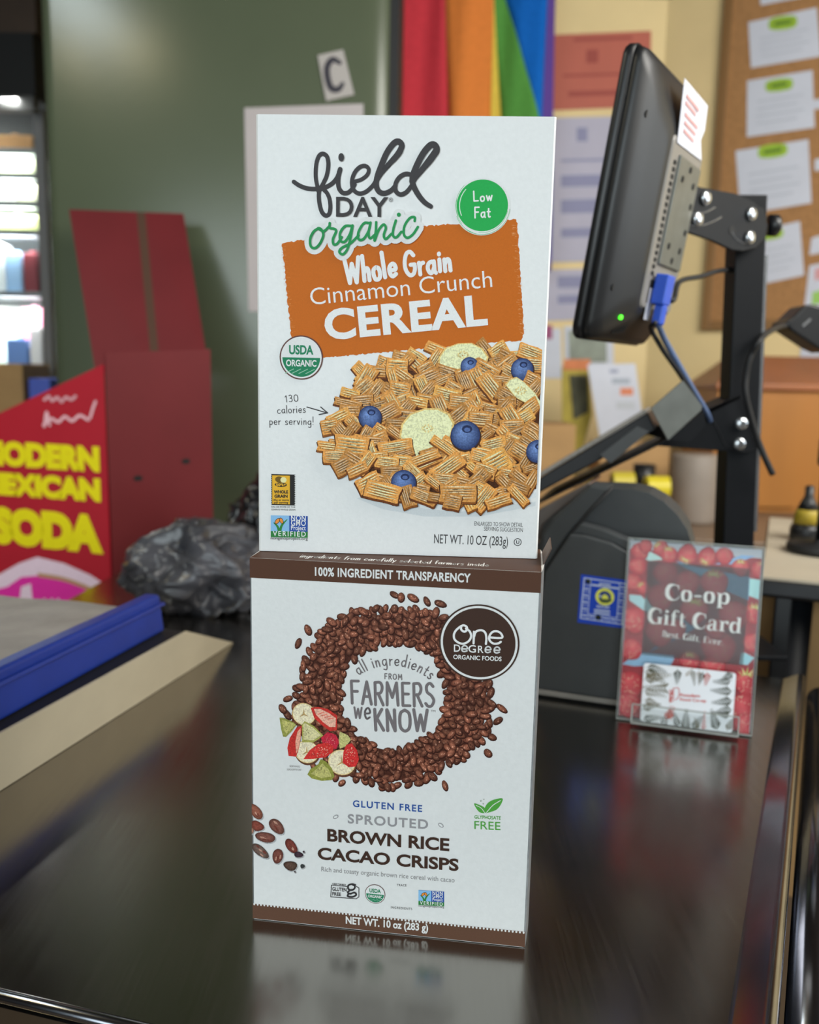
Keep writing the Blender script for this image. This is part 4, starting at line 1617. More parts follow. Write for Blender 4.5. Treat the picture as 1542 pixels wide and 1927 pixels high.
def bglayer(dim):
    for pts, col in (([(195, 180), (330, 215), (470, 290), (330, 300), (200, 240)], '#a8d4e8'), ([(160, 590), (260, 600), (340, 680), (400, 720), (300, 740), (160, 640)], '#9cc4dc'),
                     ([(1190, 450), (1350, 470), (1345, 640), (1190, 600)], '#9ccbe4'), ([(90, 1190), (250, 1085), (560, 1120), (520, 1200), (200, 1210)], '#7fa8c8'), ([(1130, 1080), (1270, 1140), (1180, 1200), (1110, 1190)], '#8fc0dc'),
                     ([(560, 300), (1200, 440), (1190, 640), (1000, 560), (760, 420)], '#5d86a8'), ([(330, 1090), (560, 980), (700, 900), (800, 830), (560, 800), (640, 900), (420, 1010)], '#54789a'), ([(900, 330), (1060, 330), (1250, 260), (1130, 250), (980, 300)], '#7da4cc')):
        a.poly([g7(*p_) for p_ in pts], fade(col, dim))
    for cx, cy, r, ang, lf_ in ((250, 210, 80, .4, 0), (300, 170, 60, .2, 0), (430, 190, 70, 1, 1), (500, 240, 75, .3, 1), (660, 250, 85, 3.0, 1), (830, 270, 80, 2.9, 1), (980, 250, 75, .1, 0), (1120, 350, 75, .2, 1), (1290, 370, 75, -.4, 1),
                             (230, 340, 80, .5, 0), (190, 480, 80, 1.2, 0), (280, 530, 60, 1.0, 1), (200, 800, 120, .2, 0), (180, 1060, 100, -1.0, 0), (165, 1360, 125, .1, 0), (150, 1530, 110, .1, 0), (1240, 750, 90, .1, 1), (1225, 1000, 85, .2, 0), (1175, 1340, 120, .2, 1), (1160, 1560, 130, .1, 0), (1160, 1700, 100, .1, 0),
                             (470, 400, 110, .3, 0), (660, 480, 110, .1, 0), (890, 480, 120, .3, 1), (430, 600, 120, .2, 0), (720, 720, 120, .1, 1), (1060, 760, 130, .2, 0), (420, 900, 130, .2, 0), (930, 1040, 150, .1, 0), (560, 880, 90, .4, 0), (900, 880, 90, .5, 0), (680, 1160, 90, .2, 1), (880, 1220, 110, .2, 0)):
        strawberry(cx, cy, r, ang, dim, lf_)
    draw_leaves()
    leaves.clear()


_sav = (a.v, a.f, a.c)
bglayer(1.0)
# darker text panel: the same picture printed dim, kept inside the panel's outline
du0 = min(p_[0] for p_ in dark)
a2 = a
a.k += 2
full_umin, full_umax = a.umin, a.umax
dl = (dark[0][0] + dark[3][0]) / 2
dr = (dark[1][0] + dark[2][0]) / 2
dt = (dark[0][1] + dark[1][1]) / 2
db = (dark[2][1] + dark[3][1]) / 2
a.umin, a.umax = dl, dr
_raw = a.raw


def raw_v(uv, faces, cols, z):
    _raw([(u, min(max(v, db), dt)) for u, v in uv], faces, cols, z)


a.raw = raw_v
a.rect(dl, db, dr, dt, fade('#6b2a30', .32))
bglayer(.30)
a.raw = _raw
a.umin, a.umax = full_umin, full_umax
a.build('strawberry_picture', POSTER, poster, 'printed strawberries around a dark text panel')

SER = {   # high-contrast roman letters: (width, strokes of x,y,pen)
    'C': (66, '60,74,4 58,92,5 40,100,6 22,94,18 10,70,22 9,50,22 10,30,22 22,8,18 40,0,6 56,8,4 62,26,4', 'L60,68,3 60,100,3'),
    'G': (74, '60,74,4 58,92,5 40,100,6 22,94,18 10,70,22 9,50,22 10,30,22 22,8,18 40,0,6 56,6,6 60,12,8', 'L60,42,18 60,0,18', 'L46,42,4 74,42,4', 'L60,70,3 60,100,3'),
    'o': (54, '27,66,5 14,60,14 9,34,17 14,6,14 27,0,5 40,6,14 45,34,17 40,60,14 27,66,5'),
    '-': (40, 'L4,36,8 36,36,8'),
    'p': (60, 'L16,62,16 16,-28,16', 'L2,64,4 16,64,4', 'L4,-28,4 30,-28,4', '20,50,6 34,66,6 48,58,14 52,34,17 48,8,14 34,0,6 20,12,5'),
    'i': (30, 'L15,64,16 15,0,16', 'L2,64,4 15,64,4', 'L2,2,4 28,2,4', 'L15,88,17 15,89,17'),
    'f': (38, 'L16,80,16 16,0,16', '16,78,14 20,96,8 32,100,5 38,94,8', 'L2,64,4 34,64,4', 'L2,2,4 32,2,4'),
    't': (38, 'L15,86,12 15,16,16', '15,18,15 20,2,10 30,2,5 37,12,3', 'L2,64,4 34,64,4'),
    'a': (54, '12,50,9 16,64,5 30,66,6 38,54,15 38,30,16 38,10,16 44,0,6 54,6,3', '38,38,4 20,34,8 8,18,16 14,2,12 26,0,5 38,12,4'),
    'r': (46, 'L16,64,16 16,0,16', 'L2,64,4 16,64,4', 'L2,2,4 32,2,4', '18,44,4 28,64,6 40,62,12 41,54,12'),
    'd': (62, 'L46,100,16 46,0,16', 'L32,99,4 46,99,4', 'L46,2,4 60,2,4', '42,52,5 28,66,6 14,58,14 9,34,17 14,8,14 28,0,6 42,14,5'),
    'B': (62, 'L16,100,14 16,0,14', 'L4,99,4 34,99,4', 'L4,1,4 36,1,4', '30,99,5 46,92,12 46,64,12 30,54,4', '30,54,4 52,44,14 54,12,14 32,1,5'),
    'E': (58, 'L16,100,14 16,0,14', 'L4,99,4 54,99,4', 'L4,1,4 56,1,4', 'L16,52,4 40,52,4', 'L54,99,5 54,78,4', 'L56,1,5 56,24,4'),
    'e': (48, 'L9,36,5 42,36,5', '42,36,12 38,60,10 26,66,5 14,60,12 9,34,15 14,8,13 28,0,6 42,14,3'),
    's': (44, '36,56,5 30,66,5 16,64,8 10,52,11 22,40,13 36,26,13 36,8,10 22,0,5 8,4,5 6,16,4'),
    'v': (52, 'L6,64,4 26,2,14', 'L26,2,6 46,64,4', 'L0,64,4 18,64,4', 'L36,64,4 52,64,4'),
    '.': (20, 'L10,6,13 10,7,13'),
    ' ': (24,),
}


def serif(art, s, a_, b_, cap, col):
    tot = sum(SER[ch][0] + 4 for ch in s) - 4
    L = math.hypot(b_[0] - a_[0], b_[1] - a_[1])
    sx, sy = L / tot, cap / 100
    ca, sa = (b_[0] - a_[0]) / L, (b_[1] - a_[1]) / L
    x = 0
    z = art.z()
    si = 0
    for ch in s:
        for st in SER[ch][1:]:
            ln = st[0] == 'L'
            tr = [tuple(float(t) for t in p.split(',')) for p in st.lstrip('L').split()]
            uv, w = [], []
            for px, py, pw in tr:
                X, Y = (x + px) * sx, py * sy
                uv.append((a_[0] + X * ca - Y * sa, a_[1] + X * sa + Y * ca))
                w.append(pw * (sx + sy) / 2)
            art.stroke(uv, w, col, smooth=0 if ln else 5, z=z + (si % 6) * 12 * art.STEP, cap=(not ln) or abs(tr[0][1] - tr[-1][1]) + abs(tr[0][0] - tr[-1][0]) < 3)
            si += 1
        x += SER[ch][0] + 4
    art.k += 50


a = PO.sub(1.2e-3)
cw = ink('#e8eef0', (0.62, 0.66, 0.66))
serif(a, 'Co-op', g7(468, 632), g7(1025, 672), 140 / 4.5875 * CPX, cw)
serif(a, 'Gift Card', g7(318, 832), g7(1128, 926), 138 / 4.5875 * CPX, cw)
serif(a, 'Best. Gift. Ever.', g7(440, 950), g7(968, 1028), 54 / 4.5875 * CPX, ink('#d4d0d4', (0.62, 0.66, 0.66)))
# keep the lettering close to the sheet
for i_, v_ in enumerate(a.v):
    w_ = (v_ - a.p0).dot(a.un)
    a.v[i_] = v_ - a.un * (w_ - 8e-4 - (w_ - 1.2e-3) * 0.5)
a.build('poster_lettering', POSTER, poster, 'white serif lettering')

# gift card in the pocket
GC = Art(sp(0, 0, 0.0126), cax, cup, 1e-4)
GC.STEP = 4e-6
gift = thing('gift_card', 'white gift card with green sprigs and red print in the holder pocket', 'gift card', sp(sw / 2 - .01, 0.005, 0.011))


def gp(x, y):
    return GC.P(1150 + x / 4.5875, 990 + y / 4.5875)


gu0, gu1 = gp(265, 1500)[0], gp(1068, 1500)[0]
gv1, gv0 = gp(660, 1222)[1], 0.0035
pts = []
rr = 0.0032
for cx, cy, a0 in ((gu1 - rr, gv1 - rr, 0), (gu0 + rr, gv1 - rr, 90), (gu0 + rr, gv0 + rr, 180), (gu1 - rr, gv0 + rr, 270)):
    for k in range(6):
        t = math.radians(a0 + k * 18)
        pts.append(sp(cx + math.cos(t) * rr, cy + math.sin(t) * rr, 0.0120))
MB().prism(pts, cnn * 0.0006).build('card', mat('white_card_plastic', '#e4e8f0', 0.3), gift)
a = GC
a.umin, a.umax = gu0, gu1
raw_c = a.raw
a.raw = lambda uv, faces, cols, z: raw_c([(u, min(max(v, gv0), gv1)) for u, v in uv], faces, cols, z)


def sprig(x, y, L, ang, col, n=9, wl=7.0, curve=.3):
    px, py, t = x, y, ang
    a.hold = a.k + 1
    prev = (px, py)
    for k in range(n):
        t += curve / n
        px, py = px + math.cos(t) * L / n, py + math.sin(t) * L / n
        a.stroke([gp(*prev), gp(px, py)], .00035, col, cap=False)
        for s_ in (-1, 1):
            tt = t + s_ * .8
            l_ = wl * (1.25 - k / n)
            c_ = gp(px + math.cos(tt) * l_ * 2.2, py + math.sin(tt) * l_ * 2.2)
            a.ellipse(c_, l_ * 2.1 / 4.5875 * CPX, l_ * .55 / 4.5875 * CPX, col, -tt, 8)
        prev = (px, py)
    a.hold = None
    a.k += 2


dg_, bg_, rd_ = ink('#3c4234'), ink('#5d5a44'), ink('#a8483c')
for x, y, L, ang, col, n, wl, cv in ((280, 1250, 220, .3, bg_, 9, 13, .4), (275, 1330, 240, -.3, bg_, 9, 13, .2), (300, 1220, 180, .05, dg_, 8, 11, .3), (480, 1400, -230, 0, bg_, 9, 12, .1), (275, 1420, 200, .2, bg_, 8, 10, .1), (280, 1500, 150, .2, bg_, 7, 10, .3),
                                  (265, 1590, 170, -.6, bg_, 8, 10, .5), (270, 1680, 190, -.4, dg_, 9, 10, .5), (290, 1740, 120, -.3, bg_, 7, 9, 0), (575, 1225, 130, 1.5, dg_, 7, 10, .2), (700, 1235, 140, 1.3, bg_, 8, 7, .2), (640, 1300, 110, -.8, ink('#8b8578'), 7, 5, 0),
                                  (760, 1240, 130, 1.5, ink('#8b8578'), 8, 6, .1), (830, 1250, 120, 1.5, rd_, 6, 9, .3), (800, 1250, 110, 1.9, dg_, 6, 8, 0), (1060, 1260, 130, 2.4, dg_, 7, 9, .3), (1050, 1330, 160, 2.9, dg_, 7, 10, .3), (1060, 1420, 190, 3.0, dg_, 8, 11, .3), (1060, 1500, 180, 2.9, dg_, 8, 11, .2),
                                  (1060, 1580, 190, 3.0, dg_, 8, 11, -.2), (1040, 1640, 150, 3.3, dg_, 7, 9, .1), (440, 1740, 170, -1.2, dg_, 7, 9, .1), (470, 1680, 130, -1.1, rd_, 6, 10, .2), (520, 1680, 120, -1.7, rd_, 6, 9, .2), (640, 1780, 190, -1.5, dg_, 8, 12, .0), (700, 1760, 150, -1.0, dg_, 7, 10, .2), (590, 1740, 130, -2.0, dg_, 7, 9, .2),
                                  (800, 1770, 170, -1.55, rd_, 9, 6, .1), (760, 1760, 110, -1.9, bg_, 7, 6, 0), (930, 1770, 190, -2.0, dg_, 8, 12, .2), (1000, 1770, 120, -1.2, bg_, 7, 8, .2)):
    sprig(x, y, L, ang, col, n, wl, cv)
a.raw = raw_c
rdl = ink('#b04a44')
a.text('Potsdam', gp(598, 1470), gp(770, 1478), 27 / 4.5875 * CPX, rdl, fat=.03)
a.text('Food Co-op', gp(598, 1507), gp(824, 1521), 27 / 4.5875 * CPX, rdl, fat=.03)
for s in ('538,1400 586,1400 586,1470 560,1500', '508,1520 520,1480 530,1440 538,1400'):
    a.stroke([gp(*[float(t) for t in p.split(',')]) for p in s.split()], .0008, rdl, smooth=4)
for k in range(3):
    for s_ in (-1, 1):
        y = 1430 + k * 34
        a.stroke([gp(525 - k * 4, y + 20), gp(525 + s_ * 17, y + 6), gp(525 + s_ * 15, y - 16), gp(525 - k * 2, y - 2), gp(525 - k * 4, y + 20)], .0007, rdl, smooth=4)
a.build('card_print', POSTER, gift, 'green sprigs and red emblem')

# ------------------------------------------------------------------ grey checkout scale behind the holder
scl = on_z(1020, 1310, CT)
scr = on_z(1160, 1330, CT)
sax = (scr - scl).normalized()
sdp = Vector((-sax.y, sax.x, 0))
if sdp.y < 0:
    sdp = -sdp
scale = thing('checkout_scale', 'dark grey checkout scale with a blue inspection seal, behind the acrylic holder', 'scale', scl + sax * 0.12 + sdp * 0.1)
scl.z = CT + 0.0005
f0 = scl + Z * 0.0
body_px = [(1006, 1312), (1010, 1180), (1026, 1076), (1073, 1006), (1100, 1008), (1150, 1022), (1190, 1046), (1240, 1090), (1290, 1170), (1296, 1352)]
mb = MB()
bpts = [on_plane(x, y, f0, -sdp) for x, y in body_px]
bpts[0].z = bpts[-1].z = CT + 0.0005
mb.prism(bpts, sdp * 0.05)
mb.build('front_panel', M['grey_plastic'], scale, bevel=0.004, seg=3)
# hood behind it, standing taller
p2 = f0 + sdp * 0.045
hood_px = [(1000, 1300), (1006, 1060), (1023, 988), (1039, 972), (1112, 918), (1150, 919), (1190, 921), (1222, 928), (1250, 944), (1275, 968), (1294, 996), (1304, 1030), (1312, 1300)]
hp = [on_plane(x, y, p2, -sdp) for x, y in hood_px]
hp[0].z = hp[-1].z = CT + 0.0006
MB().prism(hp, sdp * 0.07).build('hood', M['grey_plastic'], scale, bevel=0.010, seg=3)
# left facet joining hood and panel, and the groove
MB().prism([on_plane(x, y, f0 + sdp * 0.012, -sdp) for x, y in ((1012, 1090), (1020, 1006), (1040, 975), (1112, 910), (1152, 917), (1073, 1004), (1026, 1078))], sdp * 0.035).build('side_facet', M['grey_plastic'], scale, bevel=0.004)
MB().tube([on_plane(x, y, f0 + sdp * 0.010, -sdp) for x, y in ((1020, 1092), (1050, 1040), (1074, 1007), (1110, 962), (1153, 917))], 0.0022, 8).build('seam', M['black_rubber'], scale, smooth=True)
MB().prism([on_plane(x, y, f0 + sdp * 0.008, -sdp) for x, y in ((1074, 1006), (1092, 985), (1140, 998), (1187, 1018), (1235, 1058), (1238, 1078), (1188, 1042), (1150, 1020), (1100, 1006))], sdp * 0.02).build('hood_lip', M['grey_plastic'], scale, bevel=0.002)
# glossy lid strip on the top left
MB().prism([on_plane(x, y, p2 + sdp * 0.03, -sdp) for x, y in ((1000, 1010), (1000, 972), (1016, 958), (1060, 934), (1108, 908), (1113, 912), (1040, 972), (1022, 988), (1012, 1020))], sdp * 0.10).build('smoked_lid', mat('smoked_glossy_lid', '#6a6462', 0.18, 0, 0.25, 14, coat=0.5), scale, bevel=0.004)
MB().box(scl + sax * 0.085 + sdp * 0.03 + Z * 0.006 - sdp * 0.034, sax, sdp, Z, 0.20, 0.004, 0.006).build('base_strip', M['vent_grey'], scale, bevel=0.001)
# inspection seal
SE = Art(f0 - sdp * 0.0006, sax, Z, 1e-4)
BLU, YL, WB = ink('#1d3ca0', (.6, .6, .6)), ink('#d8cf52', (.6, .6, .6)), ink('#aab4d8', (.6, .6, .6))


def sq(x, y):
    return SE.P(1020 + x / 6.4222, 1040 + y / 6.4222)


a = SE
SPX = (SE.P(1110, 1100)[0] - SE.P(1100, 1100)[0]) / 10
a.poly([sq(475, 262), sq(1085, 340), sq(1040, 920), sq(432, 842)], BLU)
fr_ = [sq(515, 305), sq(1020, 378), sq(970, 866), sq(470, 790)]
a.stroke(fr_ + [fr_[0]], .0012, WB)
a.stroke([sq(596, 318), sq(558, 740), sq(908, 790), sq(942, 366)], .0008, WB)
a.stroke([sq(558, 740), sq(552, 800)], .0008, WB)
for k in range(1, 6):
    t = k / 6
    a.stroke([sq(513 - 43 * t, 305 + 485 * t), sq(594 - 40 * t, 318 + 470 * t)], .0007, WB)
    a.stroke([sq(940 - 36 * t, 366 + 480 * t), sq(1018 - 46 * t, 378 + 478 * t)], .0007, WB)
for k in range(1, 5):
    a.stroke([sq(560 + 86 * k, 738 + 13 * k), sq(552 + 86 * k, 800 + 13 * k)], .0007, WB)
for k in range(6):
    t = (k + .5) / 6
    x, y = 553 - 42 * t, 312 + 478 * t
    if k:
        a.stroke([sq(x - 22, y + 1), sq(x + 22, y + 6)], .0016, WB)
    x, y = 978 - 42 * t, 372 + 478 * t
    a.stroke([sq(x - 20, y + 1), sq(x + 20, y + 6)], .0015, WB)
for k in (0, 2, 3):
    a.stroke([sq(580 + 86 * k, 766 + 13 * k), sq(624 + 86 * k, 772 + 13 * k)], .0015, WB)
a.ellipse(sq(560, 346), 5 * SPX, 4.6 * SPX, ink('#232a26'), n=16)
a.ellipse(sq(684, 780), 5.2 * SPX, 5 * SPX, ink('#232a26'), n=16)
a.ellipse(sq(764, 532), 17.5 * SPX, 16.8 * SPX, YL, n=40)
a.ellipse(sq(764, 530), 11.8 * SPX, 11 * SPX, ink('#33457a'), n=32)
a.poly([sq(690, 570), sq(720, 548), sq(840, 556), sq(850, 580), sq(800, 610), sq(730, 606)], ink('#4d5a3c'))
a.poly([sq(730, 520), sq(764, 500), sq(800, 524), sq(806, 560), sq(728, 556)], YL)
a.ellipse(sq(708, 524), 2.4 * SPX, 2 * SPX, WB)
a.stroke([sq(700, 372), sq(830, 386)], .0016, WB)
a.stroke([sq(612, 388), sq(716, 400)], .0020, WB)
a.stroke([sq(740, 408), sq(925, 430)], .0020, WB)
a.text('SEALED', sq(662, 660), sq(822, 676), 30 / 6.4222 * SPX, WB, fat=.03)
a.stroke([sq(642, 690), sq(820, 708)], .0018, WB)
a.stroke([sq(640, 722), sq(820, 744)], .0018, WB)
a.build('inspection_seal', PRINT, scale, 'blue inspection seal with a yellow roundel')

# ------------------------------------------------------------------ till mount: post, arm bracket, keyboard bracket
PY = 1.20
NY = Vector((0, -1, 0))


def on_y(pxs, Y):
    return [at(x, y, Y) for x, y in pxs]


mount = thing('till_mount', 'black square steel post with bolted brackets carrying the monitor and keyboard tray', 'monitor mount', at(1390, 1245, PY + .02))
pt = on_y([(1390, 366), (1446, 366)], PY)
pb = on_y([(1362, 1025), (1420, 1025)], PY)
k_ = (CT - pt[0].z) / (pb[0].z - pt[0].z)
foot = [pt[i].lerp(pb[i], k_) for i in (0, 1)]
dep = Vector((0, 0.042, 0))
MB().hexa([foot[0], foot[1], foot[1] + dep, foot[0] + dep, pt[0], pt[1], pt[1] + dep, pt[0] + dep]).build('post', M['black_metal'], mount, bevel=0.002)
fc = (foot[0] + foot[1]) / 2 + dep / 2
MB().box(fc + Z * 0.005, (1, 0, 0), (0, 1, 0), Z, 0.12, 0.12, 0.008).build('base_plate', M['black_metal'], mount, bevel=0.002)
# bright strip on the far corner of the post
s0, s1 = at(1440, 480, PY + .001), at(1420, 1000, PY + .001)
MB().prism([s0, s0 + Vector((.004, 0, 0)), s1 + Vector((.004, 0, 0)), s1], (0, 0.006, 0)).build('edge_strip', M['zinc'], mount)
ARMY = PY - 0.006
arm_px = [(1263, 344), (1312, 348), (1318, 352), (1384, 364), (1420, 380), (1440, 400), (1446, 425), (1440, 450), (1424, 466), (1400, 472), (1378, 470), (1340, 452), (1284, 433), (1256, 428), (1256, 400)]
arm_r, arm_l = at(1446, 425, ARMY), at(1256, 390, 1.085)
arm_d = Vector((arm_r.x - arm_l.x, arm_r.y - arm_l.y, 0)).normalized()
arm_n = Vector((arm_d.y, -arm_d.x, 0))            # towards the viewer


def on_arm(pxs, off=0.0):
    return [on_plane(x, y, arm_r + arm_n * off, arm_n) for x, y in pxs]


MB().prism(on_arm(arm_px), -arm_n * 0.005).build('arm_plate', M['black_metal'], mount, bevel=0.0008)
MB().prism(on_arm([(1268, 342), (1316, 347), (1300, 432), (1250, 427)], -.006), -arm_n * 0.03).build('arm_block', M['black_metal'], mount, bevel=0.002)
MB().prism(on_arm([(1392, 372), (1440, 392), (1442, 450), (1392, 466)], -.0052), -arm_n * 0.02).build('pivot_block', M['black_metal'], mount, bevel=0.002)


def bolt(x, y, Y, r=0.0085, parent=mount):
    c_, ax_ = (at(x, y, Y), (0, -1, 0)) if Y else (on_arm([(x, y)])[0], arm_n)
    b = MB().lathe(c_, [(r * .45, 0.0), (r, 0.0005), (r, 0.003), (r * .86, 0.0055), (r * .3, 0.006), (0.0001, 0.0058)], ax_, 20).build('bolt', M['zinc'], parent, smooth=True)
    return b


for x, y in ((1326, 373), (1311, 412), (1412, 403), (1409, 447)):
    bolt(x, y, 0)
# slotted, worn arcs in the plate
mb = MB()
for pts in ([(1290, 414), (1300, 424), (1322, 424), (1344, 416), (1358, 408)], [(1304, 402), (1326, 400), (1346, 390)], [(1378, 436), (1384, 448), (1396, 456), (1410, 458)]):
    mb.tube(spline3(on_arm(pts, .0004), 5), 0.0009, 6)
mb.build('worn_slot', M['zinc'], mount, label='bare metal rims of the bracket slots')
MB().lathe(on_arm([(1378, 434)])[0], [(0.006, -0.0002), (0.006, 0.0006)], arm_n, 20).build('bolt_hole', M['black_void'], mount)
MB().lathe(at(1446, 424, PY + .02), [(0.014, 0), (0.014, 0.012), (0.009, 0.016)], (1, 0, 0), 20).build('knob', M['black'], mount, smooth=True)
# lower bracket
low_px = [(1300, 782), (1394, 744), (1404, 756), (1422, 790), (1431, 822), (1427, 842), (1410, 850), (1380, 849), (1352, 848), (1222, 838), (1258, 826), (1288, 797)]
MB().prism(on_y(low_px, ARMY), (0, 0.005, 0)).build('tray_bracket', M['black_metal'], mount, bevel=0.0008)
MB().prism(on_y([(1286, 792), (1396, 742), (1398, 748), (1290, 800)], ARMY), (0, 0.06, 0)).build('bracket_flange', M['black_metal'], mount, bevel=0.0006)
for x, y in ((1395, 797), (1391, 835)):
    bolt(x, y, ARMY)
MB().tube(spline3(on_y([(1342, 790), (1356, 818), (1366, 838), (1396, 850), (1420, 846)], ARMY - .0004), 5), 0.0009, 6).build('worn_slot', M['black'], mount)
# keyboard tray: a thin sheet sloping down to the left, grey end plate
TY = 1.10
t0, t1 = at(1262, 824, TY), at(1000, 952, TY)
back = Vector((0.06, 0.20, 0.0))
MB().hexa([t1 - Z * .0025, t0 - Z * .0025, t0 + back - Z * .0025, t1 + back - Z * .0025, t1, t0, t0 + back, t1 + back]).build('keyboard_tray', M['black_metal'], mount, bevel=0.0006)
MB().prism(on_y([(1226, 768), (1286, 716), (1322, 764), (1320, 772), (1258, 828)], TY - 0.002), (0.0, 0.003, 0)).build('end_plate', M['grey_plate'], mount, label='bare grey steel end plate')
MB().prism(on_y([(1258, 828), (1324, 772), (1330, 800), (1300, 832)], TY + 0.01), (0.0, 0.10, 0)).build('tray_arm', M['black_metal'], mount)
# keyboard
kb = thing('keyboard', 'black keyboard lying on the sloping tray below the monitor', 'keyboard', at(1110, 890, TY + .08))
kd = (t1 - t0).normalized()
kn = Vector((0, 1, 0)).cross(kd).normalized()
if kn.z < 0:
    kn = -kn
k0, k1 = at(1226, 790, TY + .004), at(1000, 926, TY + .004)
kbk = Vector((0.05, 0.16, 0.0))
MB().hexa([k1 - kn * .006, k0 - kn * .014, k0 + kbk - kn * .014, k1 + kbk - kn * .006, k1 + kn * .010, k0 + kn * .010, k0 + kbk + kn * .010, k1 + kbk + kn * .010]).build('case', M['black'], kb, bevel=0.002)
MB().prism(on_y([(1130, 856), (1200, 802), (1222, 812), (1150, 872)], TY + .001), (0, .003, 0)).build('side_hatch', M['grey_plastic'], kb)
mbk = MB()
kdir = (k1 - k0)
for i in range(15):
    for j in range(5):
        c_ = k0 + kn * .0135 + kdir * ((i + .7) / 16) + kbk * ((j + .6) / 5.4)
        mbk.box(c_, kdir.normalized(), kbk.normalized(), kn, 0.0105, 0.024, 0.005)
mbk.build('keys', M['vent_grey'], kb)

# ------------------------------------------------------------------ monitor seen from behind
PHI, TAU = math.radians(32), math.radians(8.5)
mh = Vector((math.sin(PHI), math.cos(PHI), 0))
mn0 = Vector((math.cos(PHI), -math.sin(PHI), 0))
mv = (Z * math.cos(TAU) + mn0 * math.sin(TAU)).normalized()
mn = mh.cross(mv).normalized()
if mn.dot(mn0) < 0:
    mn = -mn
MB0 = at(1085, 637, 0.985)
MW, MH = 0.235, 0.305


def mp(s, t, d=0.0):
    return MB0 + mh * (s * 0.915) + mv * t + mn * (d * (0.82 if d > 0 else 1))


monitor = thing('monitor', 'black till monitor seen from behind, tilted on its bracket', 'monitor', mp(MW / 2, 0, .02))


def rrect(s0, s1, t0, t1, r, d, n=6):
    out = []
    for cx, cy, a0 in ((s1 - r, t1 - r, 0), (s0 + r, t1 - r, 90), (s0 + r, t0 + r, 180), (s1 - r, t0 + r, 270)):
        for k in range(n + 1):
            t = math.radians(a0 + k * 90 / n)
            out.append(mp(cx + math.cos(t) * r, cy + math.sin(t) * r, d))
    return out


def loft(rings, m, name, parent, smooth=True, bevel=0):
    n = len(rings[0])
    vs = [p for r_ in rings for p in r_]
    fs = []
    for i in range(len(rings) - 1):
        for k in range(n):
            j = (k + 1) % n
            fs.append((i * n + k, i * n + j, (i + 1) * n + j, (i + 1) * n + k))
    fs.append(tuple(reversed(range(n))))
    fs.append(tuple(range((len(rings) - 1) * n, len(rings) * n)))
    o = MB().add(vs, fs).build(name, m, parent, smooth=smooth, bevel=bevel)
    return o


loft([rrect(0.002, MW - .002, 0.002, MH - .002, .014, -0.008), rrect(0, MW, 0, MH, .016, -0.005), rrect(0, MW, 0, MH, .016, 0.004)], M['black'], 'front_bezel', monitor)
mon_back = mat('satin_black_shell', '#1e1f21', 0.42, 0, 0.05, 60)
loft([rrect(.001, MW - .001, .001, MH - .001, .016, 0.004), rrect(.004, MW - .004, .004, MH - .004, .018, 0.016), rrect(.016, MW - .012, .012, MH - .014, .022, 0.026),
      rrect(.040, MW - .020, .024, MH - .040, .026, 0.036), rrect(.062, MW - .026, .034, MH - .062, .024, 0.046), rrect(.070, MW - .028, .040, MH - .070, .022, 0.049)], mon_back, 'back_shell', monitor)
# raised grey centre panel with its connector recess
loft([rrect(.074, MW - .030, .044, MH - .074, .008, 0.0485), rrect(.076, MW - .032, .046, MH - .076, .008, 0.0515)], M['vent_grey'], 'centre_panel', monitor, smooth=False)
MB().box(mp(.130, .064, .0518), mh, mv, mn, .070, .026, .0012).build('connector_recess', M['black_void'], monitor)
MB().box(mp(.150, .155, .0535), mh, mv, mn, .085, .118, .003).build('mounting_plate', M['grey_plate'], monitor, bevel=.0006)
mbv = MB()
for k in range(17):
    t_ = .084 + k * .0075
    mbv.box(mp(.092, t_, .0520), mh, mv, mn, .008, .0042, .0012)
mbv.build('vent_slots', M['black_void'], monitor)
for s_, t_ in ((.125, .118), (.175, .118), (.125, .192), (.175, .192), (.150, .206), (.150, .104), (.182, .170), (.182, .140)):
    MB().lathe(mp(s_, t_, .0552), [(.0036, 0), (.0036, .0012)], mn, 12).build('plate_hole', M['black_void'], monitor)
for s_, t_ in ((.022, .060), (.022, .238)):
    MB().lathe(mp(s_, t_, .0272), [(.0040, -.002), (.0040, .0012)], mn, 14).build('screw_hole', M['black_void'], monitor)
MB().lathe(mp(.048, .030, .0372), [(.0024, -.002), (.0024, .001), (.001, .0018)], mn, 14).build('power_light', M['led'], monitor, label='glowing green power light')
mbv = MB()
for k in range(6):
    mbv.box(mp(.052 + k * .006, .016 + k * .0008, .0292 + k * .0009), mh, (mv + mn * .35).normalized(), mn, .0022, .012, .0012)
mbv.build('speaker_slots', M['black_void'], monitor)
MB().box(mp(.104, .050, .0522), mh, mv, mn, .018, .036, .0006).build('rating_label', M['paper'], monitor, label='small white label')
# mount plate arm joining bracket and monitor
MB().prism([mp(.135, .135, .054), mp(.175, .135, .054), mp(.175, .175, .054), mp(.135, .175, .054)], at(1300, 392, 1.15) - mp(.155, .155, .054)).build('swivel_block', M['black_metal'], mount)
